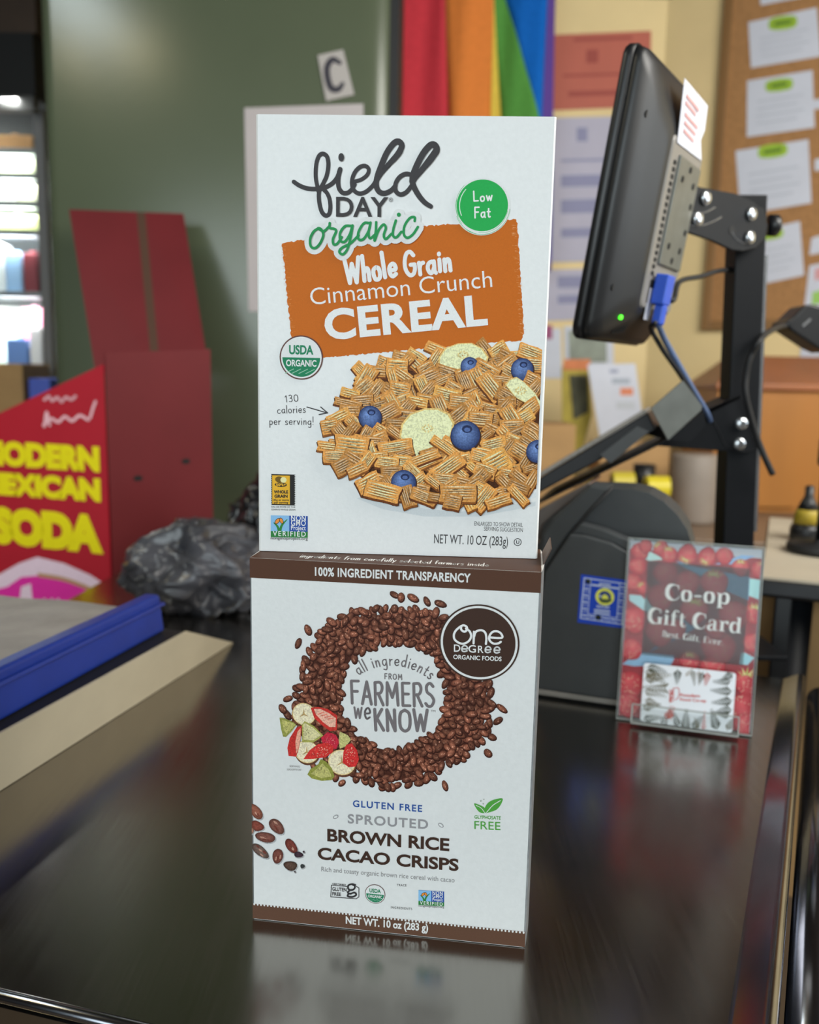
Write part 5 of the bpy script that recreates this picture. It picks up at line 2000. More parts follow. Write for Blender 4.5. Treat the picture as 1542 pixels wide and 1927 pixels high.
# paper taped to the top of the back
tp = MB()
tpts = [mp(.078, MH - .018, .047), mp(.190, MH - .020, .047), mp(.196, MH - .046, .048), mp(.180, MH - .060, .0505), mp(.196, MH - .080, .0525), mp(.084, MH - .082, .0525)]
paper_note = MB().prism(tpts, mn * .0004).build('taped_note', M['paper'])
tag(paper_note, 'white note with faint red writing taped to the top of the monitor back', 'note')
NA = Art(mp(0, 0, .0), mh, mv, .0)
NA.p0 = mp(0, 0, 0)
mbn = MB()
for s0, s1, t_ in ((.092, .150, .032), (.092, .140, .039), (.096, .156, .050), (.098, .150, .058), (.100, .146, .066)):
    p0_, p1_ = mp(s0, MH - t_, .0485 + (t_ - .018) * .085), mp(s1, MH - t_ - .002, .0485 + (t_ - .018) * .085)
    mbn.box((p0_ + p1_) / 2, (p1_ - p0_).normalized(), mv, mn, (p1_ - p0_).length, .0035, .0006)
mbn.build('red_writing', mat('faded_red_ink', '#d2a0a0', 0.7), paper_note)

# cables
vga = thing('video_cable', 'blue-plugged video cable hanging from the monitor back to the tray bracket', 'cable', at(1225, 545, 1.06))
pc = mp(.112, .070, .055)
MB().box(pc + mn * .008 - mv * .002, mh, mv, mn, .026, .034, .016).build('plug', M['cable_blue'], vga, bevel=.002, label='bright blue plug')
MB().box(pc + mn * .010 - mv * .030, mh, mv, mn, .016, .024, .012).build('strain_relief', M['cable_blue'], vga, bevel=.003)
pq = pc + mn * .010 - mv * .040
MB().tube(spline3([pq, at(1252, 640, 1.075), at(1280, 690, 1.10), at(1306, 735, 1.13), at(1330, 775, 1.165), at(1340, 800, 1.215)], 8), .0036, 10).build('lead', M['cable_grey'], vga, smooth=True)
sig = MB().tube(spline3([pq - mh * .010, at(1226, 618, 1.07), at(1246, 655, 1.08), at(1276, 698, 1.10), at(1303, 740, 1.13), at(1322, 776, 1.17), at(1330, 802, 1.215)], 8), .0030, 10).build('data_cable', M['black_rubber'], smooth=True)
tag(sig, 'thin black cable running down beside the blue video cable', 'cable')
pw = MB().tube(spline3([mp(.150, .062, .054), mp(.150, .060, .070), at(1280, 530, 1.10), at(1320, 520, 1.14), at(1352, 510, 1.18), at(1384, 507, 1.246)], 8), .0032, 10).build('power_cable', M['black_rubber'], smooth=True)
tag(pw, 'black power cable running from the monitor back sideways to the post', 'cable')

# ------------------------------------------------------------------ side table with scanner stand (right)
SZ = CT + 0.10
tcorn = on_z(1435, 1085, SZ)
tback = on_z(1452, 955, SZ)
tl = (tback - tcorn).normalized()
tr_ = Vector((tl.y, -tl.x, 0))
tlen = 0.62
table = thing('side_table', 'black-edged side table with a putty-coloured top, right of the post', 'table', tcorn + tr_ * .3 + tl * .3 - Z * SZ)
q4 = [tcorn, tcorn + tr_ * .6, tcorn + tr_ * .6 + tl * tlen, tcorn + tl * tlen]
MB().prism([p + Z * 0 for p in q4], Z * -0.004).build('table_top', M['table_top'], table)
e4 = [tcorn - tr_ * .004 - tl * .004, tcorn + tr_ * .6 - tl * .004, tcorn + tr_ * .6 + tl * tlen, tcorn - tr_ * .004 + tl * tlen]
MB().prism([p - Z * .0041 for p in e4], Z * -0.026).build('table_edge', M['black'], table, bevel=.006)
for ix, (u_, w_) in enumerate(((.05, .05), (.52, .05), (.05, .55), (.52, .55))):
    c_ = tcorn + tr_ * u_ + tl * w_
    MB().tube([Vector((c_.x, c_.y, 0)), Vector((c_.x, c_.y, SZ - .03))], .024, 20).build('leg', M['black_metal'], table, smooth=True)
MB().prism([tcorn + tr_ * .02 + tl * .02 - Z * .03, tcorn + tr_ * .045 + tl * .02 - Z * .03, tcorn + tr_ * .045 + tl * .10 - Z * .03, tcorn + tr_ * .02 + tl * .10 - Z * .03], Z * -0.14).build('cable_box', M['black'], table, bevel=.003)
MB().prism([tcorn + tr_ * .0 + tl * .16 - Z * .031, tcorn + tr_ * .5 + tl * .16 - Z * .031, tcorn + tr_ * .5 + tl * .175 - Z * .031, tcorn + tr_ * .0 + tl * .175 - Z * .031], Z * -0.55).build('back_panel', M['kraft'], table)

dc = on_z(1544, 1040, SZ)
dc.z = SZ + .0005
stand = thing('scanner_stand', 'black round-based scanner stand with an upright pole on the side table', 'stand', dc)
MB().lathe(dc, [(.050, 0), (.054, .003), (.054, .012), (.051, .015), (.012, .016), (.0115, .022)], (0, 0, 1), 40).build('base', M['black_rubber'], stand, smooth=True)
top_s = at(1536, 640, dc.y)
pole_top = Vector((dc.x - .001, dc.y, top_s.z))
MB().tube([dc + Z * .012, pole_top], .0095, 16).build('pole', M['black_metal'], stand, smooth=True)
MB().lathe(Vector((dc.x, dc.y, at(1536, 850, dc.y).z)), [(.012, -.025), (.017, -.02), (.017, .02), (.012, .025)], (0, 0, 1), 24).build('clamp_collar', M['black'], stand, smooth=True)
MB().box(pole_top + Z * .004, (1, 0, 0), (0, 1, 0), Z, .03, .03, .014).build('cradle', M['black'], stand, bevel=.003)
scanner = thing('barcode_scanner', 'black barcode scanner in its stand at the right edge, trailing a cable', 'scanner', pole_top)
sc_px = [(1478, 607), (1492, 598), (1516, 574), (1530, 572), (1600, 590), (1600, 640), (1560, 664), (1540, 655), (1508, 634), (1490, 622)]
MB().prism(on_y(sc_px, dc.y - .03), (0, .06, 0)).build('body', M['black'], scanner, bevel=.008, seg=3)
MB().prism(on_y([(1510, 612), (1526, 598), (1528, 602), (1512, 616)], dc.y - .031), (0, .002, 0)).build('maker_mark', M['zinc'], scanner)
sy = dc.y
MB().tube(spline3([at(1482, 612, sy), at(1464, 616, (sy + 1.16) / 2), at(1436, 634, 1.168), at(1414, 668, 1.162), at(1404, 710, 1.165), at(1404, 744, 1.165), at(1412, 780, 1.17), at(1424, 820, 1.175), at(1438, 856, 1.175), at(1455, 893, 1.175)], 8),
          .0042, 10).build('cable', M['black_rubber'], scanner, smooth=True)
# spray bottle half hidden by the pole
bz = on_z(1516, 1016, SZ)
bz.z = SZ + .0005
bot = thing('squeeze_bottle', 'small black bottle with a yellow band behind the scanner stand pole', 'bottle', bz)
MB().lathe(bz, [(.026, 0), (.028, .004), (.028, .02), (.024, .03)], (0, 0, 1), 24).build('bottom', M['black'], bot, smooth=True)
MB().lathe(bz, [(.024, .03), (.021, .05), (.019, .056)], (0, 0, 1), 24).build('band', mat('yellow_label', '#a58f2a', 0.5), bot, smooth=True)
MB().lathe(bz, [(.019, .056), (.013, .070), (.008, .080), (.008, .098), (.0001, .100)], (0, 0, 1), 24).build('neck', M['black'], bot, smooth=True)

# ------------------------------------------------------------------ back counter with a wooden cabinet and clutter
BZ = CT - 0.03
slab_y0, slab_y1 = 2.2, 3.55
bc = thing('back_counter', 'brown worktop along the back wall below the posters', 'counter', (0.9, 2.9, 0))
bcp = [Vector((.25, 2.35, 0)), Vector((1.10, 2.20, 0)), Vector((1.95, 2.60, 0)), CORNER + WDIR * .9 + WN * .03, CORNER + WN * .03 + Vector((-.03, -.03, 0)), Vector((.25, 3.58, 0))]
MB().prism([p + Z * (BZ - .03) for p in bcp], Z * .03).build('worktop', mat('brown_worktop', '#7a6450', 0.35, 0, .12, 5), bc, bevel=.004)
cen = sum(bcp, Vector((0, 0, 0))) / len(bcp)
MB().prism([cen + (p - cen) * .94 for p in bcp], Z * (BZ - .031)).build('base_unit', M['brown_wood'], bc)
ox0, ox1 = at(1347, 720, 2.75), at(1650, 740, 2.75)
zt = ox0.z
wc = thing('wooden_cabinet', 'orange wooden cabinet with a red-brown top standing on the back worktop', 'cabinet', ((ox0.x + ox1.x) / 2, 2.9, BZ))
wx0, wx1 = ox0.x + .012, ox1.x
MB().abox(wx0, wx1, 2.76, 3.08, BZ + .0005, zt - .02).build('body', M['orange_wood'], wc, bevel=.003)
tb0, tb1 = at(1372, 668, 3.02), at(1660, 676, 3.02)
MB().hexa([Vector((ox0.x, 2.74, zt - .02)), Vector((wx1 + .01, 2.74, zt - .02)), Vector((wx1 + .01, 3.09, zt - .02)), Vector((ox0.x, 3.09, zt - .02)),
           Vector((ox0.x, 2.74, zt)), Vector((wx1 + .01, 2.74, zt)), Vector((tb1.x, 3.02, tb0.z)), Vector((tb0.x, 3.02, tb0.z))]).build('sloped_lid', M['orange_top'], wc, bevel=.004)
dx = at(1510, 800, 2.76).x
MB().abox(wx0 + .02, dx, 2.745, 2.7598, BZ + .02, zt - .04).build('door', M['orange_wood'], wc, bevel=.002)
MB().abox(wx0 - .03, wx0 + .0, 2.80, 3.06, BZ + .0005, zt - .24).build('side_box', M['kraft'], wc)


def gbox(name, label, cat, px, Y, dy, m, base=None, group=None):
    """a plain standing carton/block between two photo corners at depth Y"""
    a0, b0 = at(px[0], px[3], Y), at(px[2], px[1], Y)
    z0 = base if base is not None else a0.z
    o = MB().abox(a0.x, b0.x, Y, Y + dy, z0, b0.z).build(name, m, bevel=.003)
    return tag(o, label, cat, group)


gb = BZ + .0006
can = MB().lathe((at(1318, 900, 2.5).x, 2.55, gb), [(.065, 0), (.068, .01), (.068, .19), (.064, .2), (.0001, .2)], (0, 0, 1), 32).build('grey_canister', mat('grey_canister_paint', '#8d8278', 0.5, 0, .1, 10), smooth=True)
tag(can, 'plain grey canister on the back worktop left of the post', 'canister')
gbox('carton', 'open brown carton on the back worktop beside the cereal box edge', 'box', (1000, 800, 1085, 930), 2.7, .2, M['kraft'], gb)
lowbox = MB().abox(at(1120, 930, 2.30).x, at(1275, 930, 2.30).x, 2.30, 2.62, gb, CT + .060).build('carton', M['kraft'], bevel=.003)
tag(lowbox, 'low flat brown carton carrying the yellow tape rolls, behind the grey scale', 'box')
gbox('carton', 'brown carton against the wall behind the yellow tape rolls', 'box', (1125, 838, 1262, 930), 2.74, .16, M['kraft'], gb)


def roll(label, x, y, Y, col):
    c_ = at(x, y, Y)
    t = thing('tape_roll', label, 'tape roll', Vector((c_.x, Y, CT + .0605)), 'yellow tape rolls on the back worktop')
    MB().lathe((c_.x - .03, Y, CT + .0605 + .032), [(.018, 0), (.032, 0), (.032, .06), (.018, .06), (.018, 0)], (1, 0, 0), 24).build('tape', mat('yellow_tape', col, 0.45), t, smooth=False)
    MB().lathe((c_.x - .032, Y, CT + .0605 + .032), [(.012, 0), (.0178, 0), (.0178, .064), (.012, .064), (.012, 0)], (1, 0, 0), 24).build('core', M['black'], t)


roll('yellow roll at the left above the grey scale', 1172, 905, 2.45, '#c9b83a')
roll('yellow roll half behind the grey scale hood, lower and to the right', 1236, 925, 2.36, '#d8c62a')
pt_ = MB().lathe((at(1212, 905, 2.52).x, 2.52, CT + .0605), [(.03, 0), (.032, .08), (.0001, .08)], (0, 0, 1), 20).build('pen_pot', M['black'], smooth=True)
tag(pt_, 'black pen pot between the yellow rolls', 'pot')

# leaflets and magazines standing against the back wall
def sheet_on_back(name, label, cat, px, Y, m, th=.002, parent=None, group=None, lean=0.0):
    pts = []
    for x, y in px:
        p = at(x, y, Y)
        pts.append(p)
    o = MB().prism(pts, (0, th, 0)).build(name, m, parent)
    if parent is None:
        tag(o, label, cat, group)
    return o


WY = 3.595
grn = mat('leaflet_grey_green', '#8f978a', 0.6, 0, .3, 12)
yel = mat('leaflet_yellow', '#b5a23c', 0.6, 0, .2, 12)
dkg = mat('leaflet_dark_green', '#4a4a34', 0.6, 0, .4, 25)
ora = mat('leaflet_orange', '#cf7a48', 0.6, 0, .15, 20)
mag = thing('magazine', 'yellow and dark green magazine standing on the back worktop', 'magazine', at(1095, 790, 3.2) * 1.0)
mag.location.z = gb
pm = on_y([(1058, 690), (1108, 690), (1115, 780), (1075, 900), (1062, 900)], 3.2)
for p in pm[3:]:
    p.z = gb
MB().prism(pm, (0, .01, 0)).build('cover', yel, mag)
MB().prism(on_y([(1072, 706), (1106, 706), (1108, 775), (1080, 790)], 3.198), (0, .0018, 0)).build('picture', dkg, mag)
MB().prism(on_y([(1062, 676), (1112, 676), (1110, 696), (1060, 696)], 3.197), (0, .0028, 0)).build('title_strip', ora, mag)
lf_ = thing('leaflet', 'white leaflet with an orange line standing beside the magazine', 'leaflet', at(1160, 800, 3.1))
lf_.location.z = gb
pm = on_y([(1106, 686), (1196, 684), (1212, 800), (1180, 845), (1136, 860)], 3.1)
MB().prism(pm + [], (0, .004, 0)).build('sheet', M['paper'], lf_)
for (x0, y0, x1, y1), c_ in (((1148, 695, 1164, 702), '#9aa0b8'), ((1152, 712, 1186, 722), '#a9b2c0'), ((1168, 730, 1192, 744), '#e08a66'), ((1160, 756, 1196, 770), '#c3c8d0')):
    MB().prism(on_y([(x0, y0), (x1, y0), (x1, y1), (x0, y1)], 3.099), (0, .0008, 0)).build('printed_line', mat('leaflet_print', c_, 0.7), lf_)
MB().prism([at(1150, 860, 3.104), at(1190, 845, 3.104), Vector((at(1190, 845, 3.104).x, 3.2, gb)), Vector((at(1150, 860, 3.104).x, 3.2, gb))], (0, .004, 0)).build('stand_strut', M['paper'], lf_)
wp = sheet_on_back('leaflet', 'pale leaflet with a pink corner mark pinned low on the yellow wall', 'leaflet', [(1024, 618), (1056, 618), (1058, 712), (1024, 712)], WY, M['paper'])
sheet_on_back('pink_mark', None, None, [(1026, 612), (1040, 612), (1040, 638), (1026, 638)], WY - .002, mat('magenta_print', '#a04a78', .6), parent=wp)
wp = sheet_on_back('leaflet', 'grey-green picture leaflet pinned low on the yellow wall', 'leaflet', [(1062, 614), (1154, 614), (1156, 690), (1064, 690)], WY, M['paper'])
sheet_on_back('picture', None, None, [(1070, 622), (1142, 622), (1143, 682), (1072, 682)], WY - .002, grn, parent=wp)

# posters on the back wall
SAL = mat('salmon_paper', '#bc6452', 0.65, 0, .05, 10)
SALD = mat('salmon_print', '#a0483e', 0.65)
po = sheet_on_back('poster', 'salmon-red poster with a dark emblem high on the yellow wall', 'poster', [(1030, 66), (1226, 58), (1224, 200), (1030, 208)], WY, SAL)
for px in ([(1080, 72), (1190, 68), (1190, 74), (1080, 78)], [(1104, 94), (1126, 93), (1126, 118), (1104, 119)], [(1060, 140), (1190, 136), (1190, 141), (1060, 145)], [(1070, 172), (1200, 168), (1200, 178), (1070, 182)]):
    sheet_on_back('print_line', None, None, px, WY - .001, SALD, .0008, po)
PLV = mat('lavender_paper', '#b9b6c8', 0.7, 0, .04, 10)
PLD = mat('lavender_print', '#8f90b0', 0.7)
po = sheet_on_back('poster', 'lavender-white notice with a small blue crest below the salmon poster', 'poster', [(1020, 222), (1200, 218), (1196, 490), (1020, 494)], WY, PLV)
for px in ([(1086, 240), (1106, 240), (1106, 266), (1086, 266)], [(1056, 300), (1140, 298), (1140, 303), (1056, 305)], [(1056, 330), (1140, 328), (1140, 350), (1056, 352)], [(1056, 376), (1130, 374), (1130, 400), (1056, 402)], [(1056, 430), (1130, 428), (1130, 445), (1056, 447)]):
    sheet_on_back('print_line', None, None, px, WY - .001, PLD, .0008, po)
po = sheet_on_back('poster', 'plain lavender notice low on the yellow wall, lowest of the posters', 'poster', [(1020, 508), (1170, 504), (1166, 600), (1020, 604)], WY, PLV)
for px in ([(1050, 520), (1130, 518), (1130, 540), (1050, 542)], [(1050, 556), (1120, 554), (1120, 570), (1050, 572)]):
    sheet_on_back('print_line', None, None, px, WY - .001, PLD, .0008, po)

# cork board on the right wall
WP = CORNER + WN * .002


def wall_pts(pxs, off):
    return [on_plane(x, y, WP + WN * off, WN) for x, y in pxs]


cb = thing('cork_board', 'large wood-framed cork board on the right wall', 'notice board', on_plane(1450, 620, WP, WN))
cl0, cl1 = on_plane(1372, 0, WP, WN), on_plane(1325, 622, WP, WN)
tan0 = (cl0 - CORNER).dot(WDIR)
xl = tan0 - .01
zb = cl1.z
zt_ = 2.69
xr = xl + 1.25


def wp_(u, z, off=0.0):
    return CORNER + WDIR * u + Z * z + WN * (.002 + off)


MB().prism([wp_(xl + .02, zb + .02), wp_(xr, zb + .02), wp_(xr, zt_), wp_(xl + .02, zt_)], WN * .012).build('cork', M['cork'], cb)
MB().prism([wp_(xl, zb), wp_(xl + .035, zb), wp_(xl + .035, zt_), wp_(xl, zt_)], WN * .022).build('frame_side', M['oak'], cb, bevel=.003)
MB().prism([wp_(xl + .035, zb), wp_(xr, zb), wp_(xr, zb + .035), wp_(xl + .035, zb + .035)], WN * .022).build('frame_bottom', M['oak'], cb, bevel=.003)
GRH = mat('green_highlighter', '#9fc23e', 0.6, 0, .1, 30)
GRT = mat('dark_green_ink', '#5f8226', 0.7)
TXT = mat('faint_grey_print', '#c3c8d4', 0.7)


def pinned(label, quad, blob=None, lines=True, group='papers pinned on the cork board', red=None):
    o = MB().prism(wall_pts(quad, .0125), WN * .0006).build('pinned_paper', M['paper'])
    tag(o, label, 'paper', group)
    if blob:
        (bx0, by0), (bx1, by1) = blob
        n_ = 14
        cx, cy = (bx0 + bx1) / 2, (by0 + by1) / 2
        sl = -.12
        pts = [(cx + math.cos(2 * math.pi * k / 28) * (bx1 - bx0) / 2 * (1 if abs(math.cos(2 * math.pi * k / 28)) < .8 else .97), cy + math.copysign(abs(math.sin(2 * math.pi * k / 28)) ** .5, math.sin(2 * math.pi * k / 28)) * (by1 - by0) / 2 + sl * math.cos(2 * math.pi * k / 28) * (bx1 - bx0) / 2) for k in range(28)]
        MB().prism(wall_pts(pts, .0132), WN * .0003).build('green_heading', GRH, o)
        MB().prism(wall_pts([(bx0 + 12, cy - 3 + 2), (bx1 - 12, cy - 8 + 2), (bx1 - 12, cy + 1), (bx0 + 12, cy + 6)], .0136), WN * .0003).build('heading_print', GRT, o)
        if lines:
            for k in range(4):
                f_ = .38 + k * .13
                p0, p1, p2, p3 = quad[0], quad[1], quad[2], quad[3]
                L = lambda f: (p0[0] * (1 - f) + p3[0] * f, p0[1] * (1 - f) + p3[1] * f)
                R = lambda f: (p1[0] * (1 - f) + p2[0] * f, p1[1] * (1 - f) + p2[1] * f)
                mix = lambda a_, b_, t: (a_[0] * (1 - t) + b_[0] * t, a_[1] * (1 - t) + b_[1] * t)
                MB().prism(wall_pts([mix(L(f_), R(f_), .15), mix(L(f_), R(f_), .85 - .1 * (k % 2)), mix(L(f_ + .04), R(f_ + .04), .85 - .1 * (k % 2)), mix(L(f_ + .04), R(f_ + .04), .15)], .0132), WN * .0002).build('print_line', TXT, o)
    if red:
        for px, m_ in red:
            MB().prism(wall_pts(px, .0132), WN * .0003).build('coloured_mark', m_, o)
    return o


pinned('topmost paper on the cork board, cut off by the frame of the photo', [(1426, -70), (1540, -96), (1548, -12), (1432, 10)], ((1462, -64), (1512, -44)))
pinned('second paper down on the cork board, with a green heading', [(1409, 42), (1538, 14), (1546, 106), (1414, 128)], ((1446, 30), (1502, 56)))
pinned('third paper down on the cork board, with a green heading', [(1407, 152), (1530, 132), (1534, 240), (1406, 258)], ((1440, 148), (1494, 172)))
pinned('fourth and widest paper down on the cork board, just above the post', [(1385, 284), (1522, 262), (1528, 382), (1394, 404)], ((1426, 271), (1484, 297)))
pinned('fifth paper down on the cork board, half hidden behind the post', [(1400, 440), (1506, 416), (1514, 518), (1410, 540)], ((1416, 430), (1476, 452)))
RM = mat('pink_ink', '#d8a0a4', .7)
GM = mat('lime_ink', '#9fce6a', .7)
pinned('paper with red and green marks at the right end of the board, above the scanner', [(1524, 500), (1620, 480), (1622, 560), (1514, 582)], None, red=[([(1534, 506), (1560, 500), (1560, 522), (1534, 528)], RM), ([(1530, 550), (1570, 540), (1570, 566), (1528, 574)], GM)])
pinned('small white slip beside the third paper on the cork board', [(1532, 188), (1570, 182), (1570, 202), (1532, 206)])
pinned('small white slip beside the fourth paper on the cork board', [(1534, 300), (1570, 294), (1570, 316), (1534, 322)])
pinned('white scrap above the red and green marked paper on the cork board', [(1528, 448), (1575, 434), (1580, 470), (1524, 480)])
wn = MB().prism(wall_pts([(1512, 620), (1600, 600), (1600, 668), (1506, 674)], .0005), WN * .0008).build('wall_notice', M['paper'])
tag(wn, 'white notice on the yellow wall just under the cork board, behind the scanner', 'notice')

# ------------------------------------------------------------------ olive refrigerator cabinet (side on to us)
FY = 2.30
fx0, fx1 = at(72, 0, FY).x, at(733, 100, FY).x
FD = 0.75
fridge = thing('refrigerator', 'tall olive green refrigerator standing side on behind the cereal boxes', 'refrigerator', ((fx0 + fx1) / 2, FY + FD / 2, 0))
prof = []
R_ = 0.075
prof.append((fx1, FY + FD))
for k in range(11):
    t = k / 10 * math.pi / 2
    prof.append((fx1 - R_ + R_ * math.cos(t), FY + .022 - .022 * math.sin(t)))
R2 = 0.03
for k in range(7):
    t = math.pi / 2 + k / 6 * math.pi / 2
    prof.append((fx0 + R2 + R2 * math.cos(t), FY + .02 - .02 * math.sin(t)))
prof.append((fx0, FY + FD))
FTOP = 2.64
o = MB().prism([Vector((x, y, 0.02)) for x, y in prof], (0, 0, FTOP - .02)).build('side_panel', M['olive'], fridge)
for p in o.data.polygons:
    p.use_smooth = len(p.vertices) == 4 and abs(p.normal.z) < .1
o.data.set_sharp_from_angle(angle=math.radians(30))
MB().abox(fx1, fx1 + .022, FY + .022, FY + FD, .06, FTOP - .01).build('door_gasket', M['black_rubber'], fridge)
MB().abox(fx0 + .02, fx1 - .02, FY + .06, FY + FD - .04, 0, .02).build('plinth', M['black'], fridge)
PA = mat('grey_white_sheet', '#b4acac', 0.7, 0, .03, 10)
fp = MB().prism(on_y([(460, 203), (684, 195), (690, 585), (468, 586)], FY - .0012), (0, .001, 0)).build('paper_sheet', PA)
tag(fp, 'large greyish paper sheet stuck on the olive refrigerator, half behind the upper box', 'paper')
mg = thing('letter_magnet', 'small tilted grey card magnet with a dark letter C on the olive refrigerator', 'magnet', at(632, 140, FY - .003))
MB().prism(on_y([(598, 104), (646, 93), (667, 178), (614, 190)], FY - .004), (0, .004, 0)).build('card', mat('warm_grey_card', '#aaa4a0', 0.6), mg)
AM = Art(at(632, 140, FY - .0042), (1, 0, 0), Z, 1e-4)
a = AM
wpx = .0138
pts = [(640, 118), (626, 112), (616, 126), (617, 148), (624, 166), (637, 168), (645, 158)]
a.stroke(AM.PP(pts), [.010, .014, .016, .016, .016, .014, .010], ink('#2c2c34'), smooth=5)
a.build('letter', POSTER, mg)

# ------------------------------------------------------------------ red soda display
P0 = Vector((at(204, 900, 1.75).x, 1.75, 0))
Rr = at(400, 800, 1.90)
Rr.z = 0
Ll = at(-95, 900, 1.86)
Ll.z = 0
disp = thing('soda_display', 'red cardboard soda display bin with yellow block lettering, left of the refrigerator', 'display bin', (P0 + Rr + Ll) / 3)
ln = (P0 - Ll).normalized()
lnn = Vector((ln.y, -ln.x, 0))           # towards the viewer
if lnn.y > 0:
    lnn = -lnn
rn = (Rr - P0).normalized()
rnn = Vector((rn.y, -rn.x, 0))
if rnn.y > 0:
    rnn = -rnn
top_c, top_l = on_plane(193, 686, P0, lnn), on_plane(-95, 822, P0, lnn)
RED = mat('bright_red_cardboard', '#b81f30', 0.5, 0, .05, 8)
MB().prism([Vector((P0.x, P0.y, 0)), Vector((top_c.x, top_c.y, top_c.z)), Vector((top_l.x, top_l.y, top_l.z)), Vector((Ll.x, Ll.y, 0))], -lnn * .005).build('side_panel', RED, disp)
tr0, tr1 = on_plane(194, 664, P0, rnn), on_plane(396, 657, P0, rnn)
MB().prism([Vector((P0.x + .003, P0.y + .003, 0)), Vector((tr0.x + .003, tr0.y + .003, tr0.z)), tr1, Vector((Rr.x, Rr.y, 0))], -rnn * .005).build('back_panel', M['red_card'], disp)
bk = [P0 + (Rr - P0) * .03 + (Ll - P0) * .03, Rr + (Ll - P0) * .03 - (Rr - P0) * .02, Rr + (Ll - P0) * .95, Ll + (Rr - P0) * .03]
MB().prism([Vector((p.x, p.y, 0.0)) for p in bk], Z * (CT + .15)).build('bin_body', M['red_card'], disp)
for x, y in ((260, 900), (350, 868)):
    c_ = on_plane(x, y, P0 + rnn * .0003, rnn)
    MB().prism([c_ + rn * (math.cos(t * .5236) * .010) + Z * (math.sin(t * .5236) * .006) for t in range(12)], rnn * .0006).build('hand_slot', M['black_void'], disp)
h0, h1, h2, h3 = at(130, 394, 2.20), at(345, 402, 2.20), at(392, 690, 1.965), at(180, 702, 1.965)
hn = (h1 - h0).cross(h3 - h0).normalized()
if hn.y < 0:
    hn = -hn
MB().prism([h0, h0.lerp(h1, .60), h3.lerp(h2, .50), h3], hn * .005).build('header_panel', M['red_card'], disp)
MB().prism([h0.lerp(h1, .665), h1, h2, h3.lerp(h2, .565)], hn * .005).build('header_panel', M['red_card'], disp)
MB().prism([h0.lerp(h1, .59), h0.lerp(h1, .675), h3.lerp(h2, .575), h3.lerp(h2, .49)], hn * .002).build('header_slit', mat('raw_brown_board', '#4f3425', .8), disp)
a = Art(P0 + lnn * .0004, ln, Z, 1e-4)
a.STEP = 1e-5
YW = ink('#d9bd12', (.62, .64, .62))
a.text('MODERN', a.P(-32, 874), a.P(188, 889), .052, YW, fat=.075)
a.text('MEXICAN', a.P(-32, 929), a.P(190, 945), .048, YW, fat=.075)
a.text('SODA', a.P(-14, 1022), a.P(195, 1043), .080, YW, fat=.085)
WP_ = ink('#d0a0a6', (.62, .64, .62))
for pts in ([(84, 752), (92, 746), (98, 754), (108, 748), (116, 756), (124, 748), (134, 752), (142, 746)], [(82, 800), (96, 788), (110, 794), (122, 784), (136, 792), (150, 782), (166, 790)], [(170, 786), (176, 766), (180, 756)], [(84, 802), (88, 776), (94, 800)]):
    a.stroke(a.PP(pts), .006, WP_, smooth=5)
a.build('block_lettering', POSTER, disp, 'yellow block lettering')
a = Art(P0 + lnn * .0004, ln, Z, 1e-4)
a.STEP = 1e-5
PK, LT, TN = ink('#c02a8a', (.62, .64, .62)), ink('#d2b4c0', (.62, .64, .62)), ink('#a07c58', (.62, .64, .62))
a.poly(a.PP([(-90, 1230), (-90, 1100), (0, 1080), (36, 1060), (70, 1048), (120, 1060), (170, 1082), (213, 1110), (214, 1240)]), LT)
a.poly(a.PP([(-90, 1235), (-90, 1130), (14, 1104), (40, 1086), (84, 1082), (140, 1096), (200, 1124), (214, 1140), (214, 1235)]), PK)
a.stroke(a.PP([(74, 1082), (120, 1090), (164, 1106), (200, 1124)]), .009, TN, smooth=5)
a.poly(a.PP([(40, 1104), (58, 1098), (64, 1150), (66, 1230), (36, 1230), (34, 1150)]), LT)
for x in (84, 98, 110):
    a.stroke(a.PP([(x, 1128), (x + 3, 1150), (x + 4, 1200)]), .006, LT)
a.build('can_picture', POSTER, disp, 'printed pink can')

# ------------------------------------------------------------------ things on the left of the counter
bb0, bb1 = on_z(0, 1359, CT + LEDGE), on_z(311, 1187, CT + LEDGE)
bdir = (bb1 - bb0).normalized()
bleft = Vector((-bdir.y, bdir.x, 0))
if bleft.x > 0:
    bleft = -bleft
bn = bb0 - bdir * .32
tray = thing('blue_tray', 'royal blue plastic tray on the black ledge top behind the beige board', 'tray', bb0)
hgt = .047
MB().hexa([bn, bb1, bb1 + bleft * .03, bn + bleft * .03, bn + Z * hgt + bleft * .006, bb1 + Z * hgt + bleft * .006, bb1 + Z * hgt + bleft * .026, bn + Z * hgt + bleft * .026]).build('rim', M['blue_plastic'], tray, bevel=.004, seg=3)
MB().hexa([bn + bleft * .028 + Z * .0005, bb1 + bleft * .028 + Z * .0005, bb1 + bleft * .28 + Z * .0005, bn + bleft * .28 + Z * .0005, bn + bleft * .028 + Z * .004, bb1 + bleft * .028 + Z * .004, bb1 + bleft * .28 + Z * .004, bn + bleft * .28 + Z * .004]).build('tray_floor', M['blue_plastic'], tray)
MB().hexa([bn - bleft * .001 + Z * .034, bb1 - bleft * .001 + Z * .034, bb1 + bleft * .01 + Z * .034, bn + bleft * .01 + Z * .034, bn + bleft * .000 + Z * .037, bb1 + bleft * .000 + Z * .037, bb1 + bleft * .01 + Z * .037, bn + bleft * .01 + Z * .037]).build('rim_ridge', M['blue_plastic'], tray)
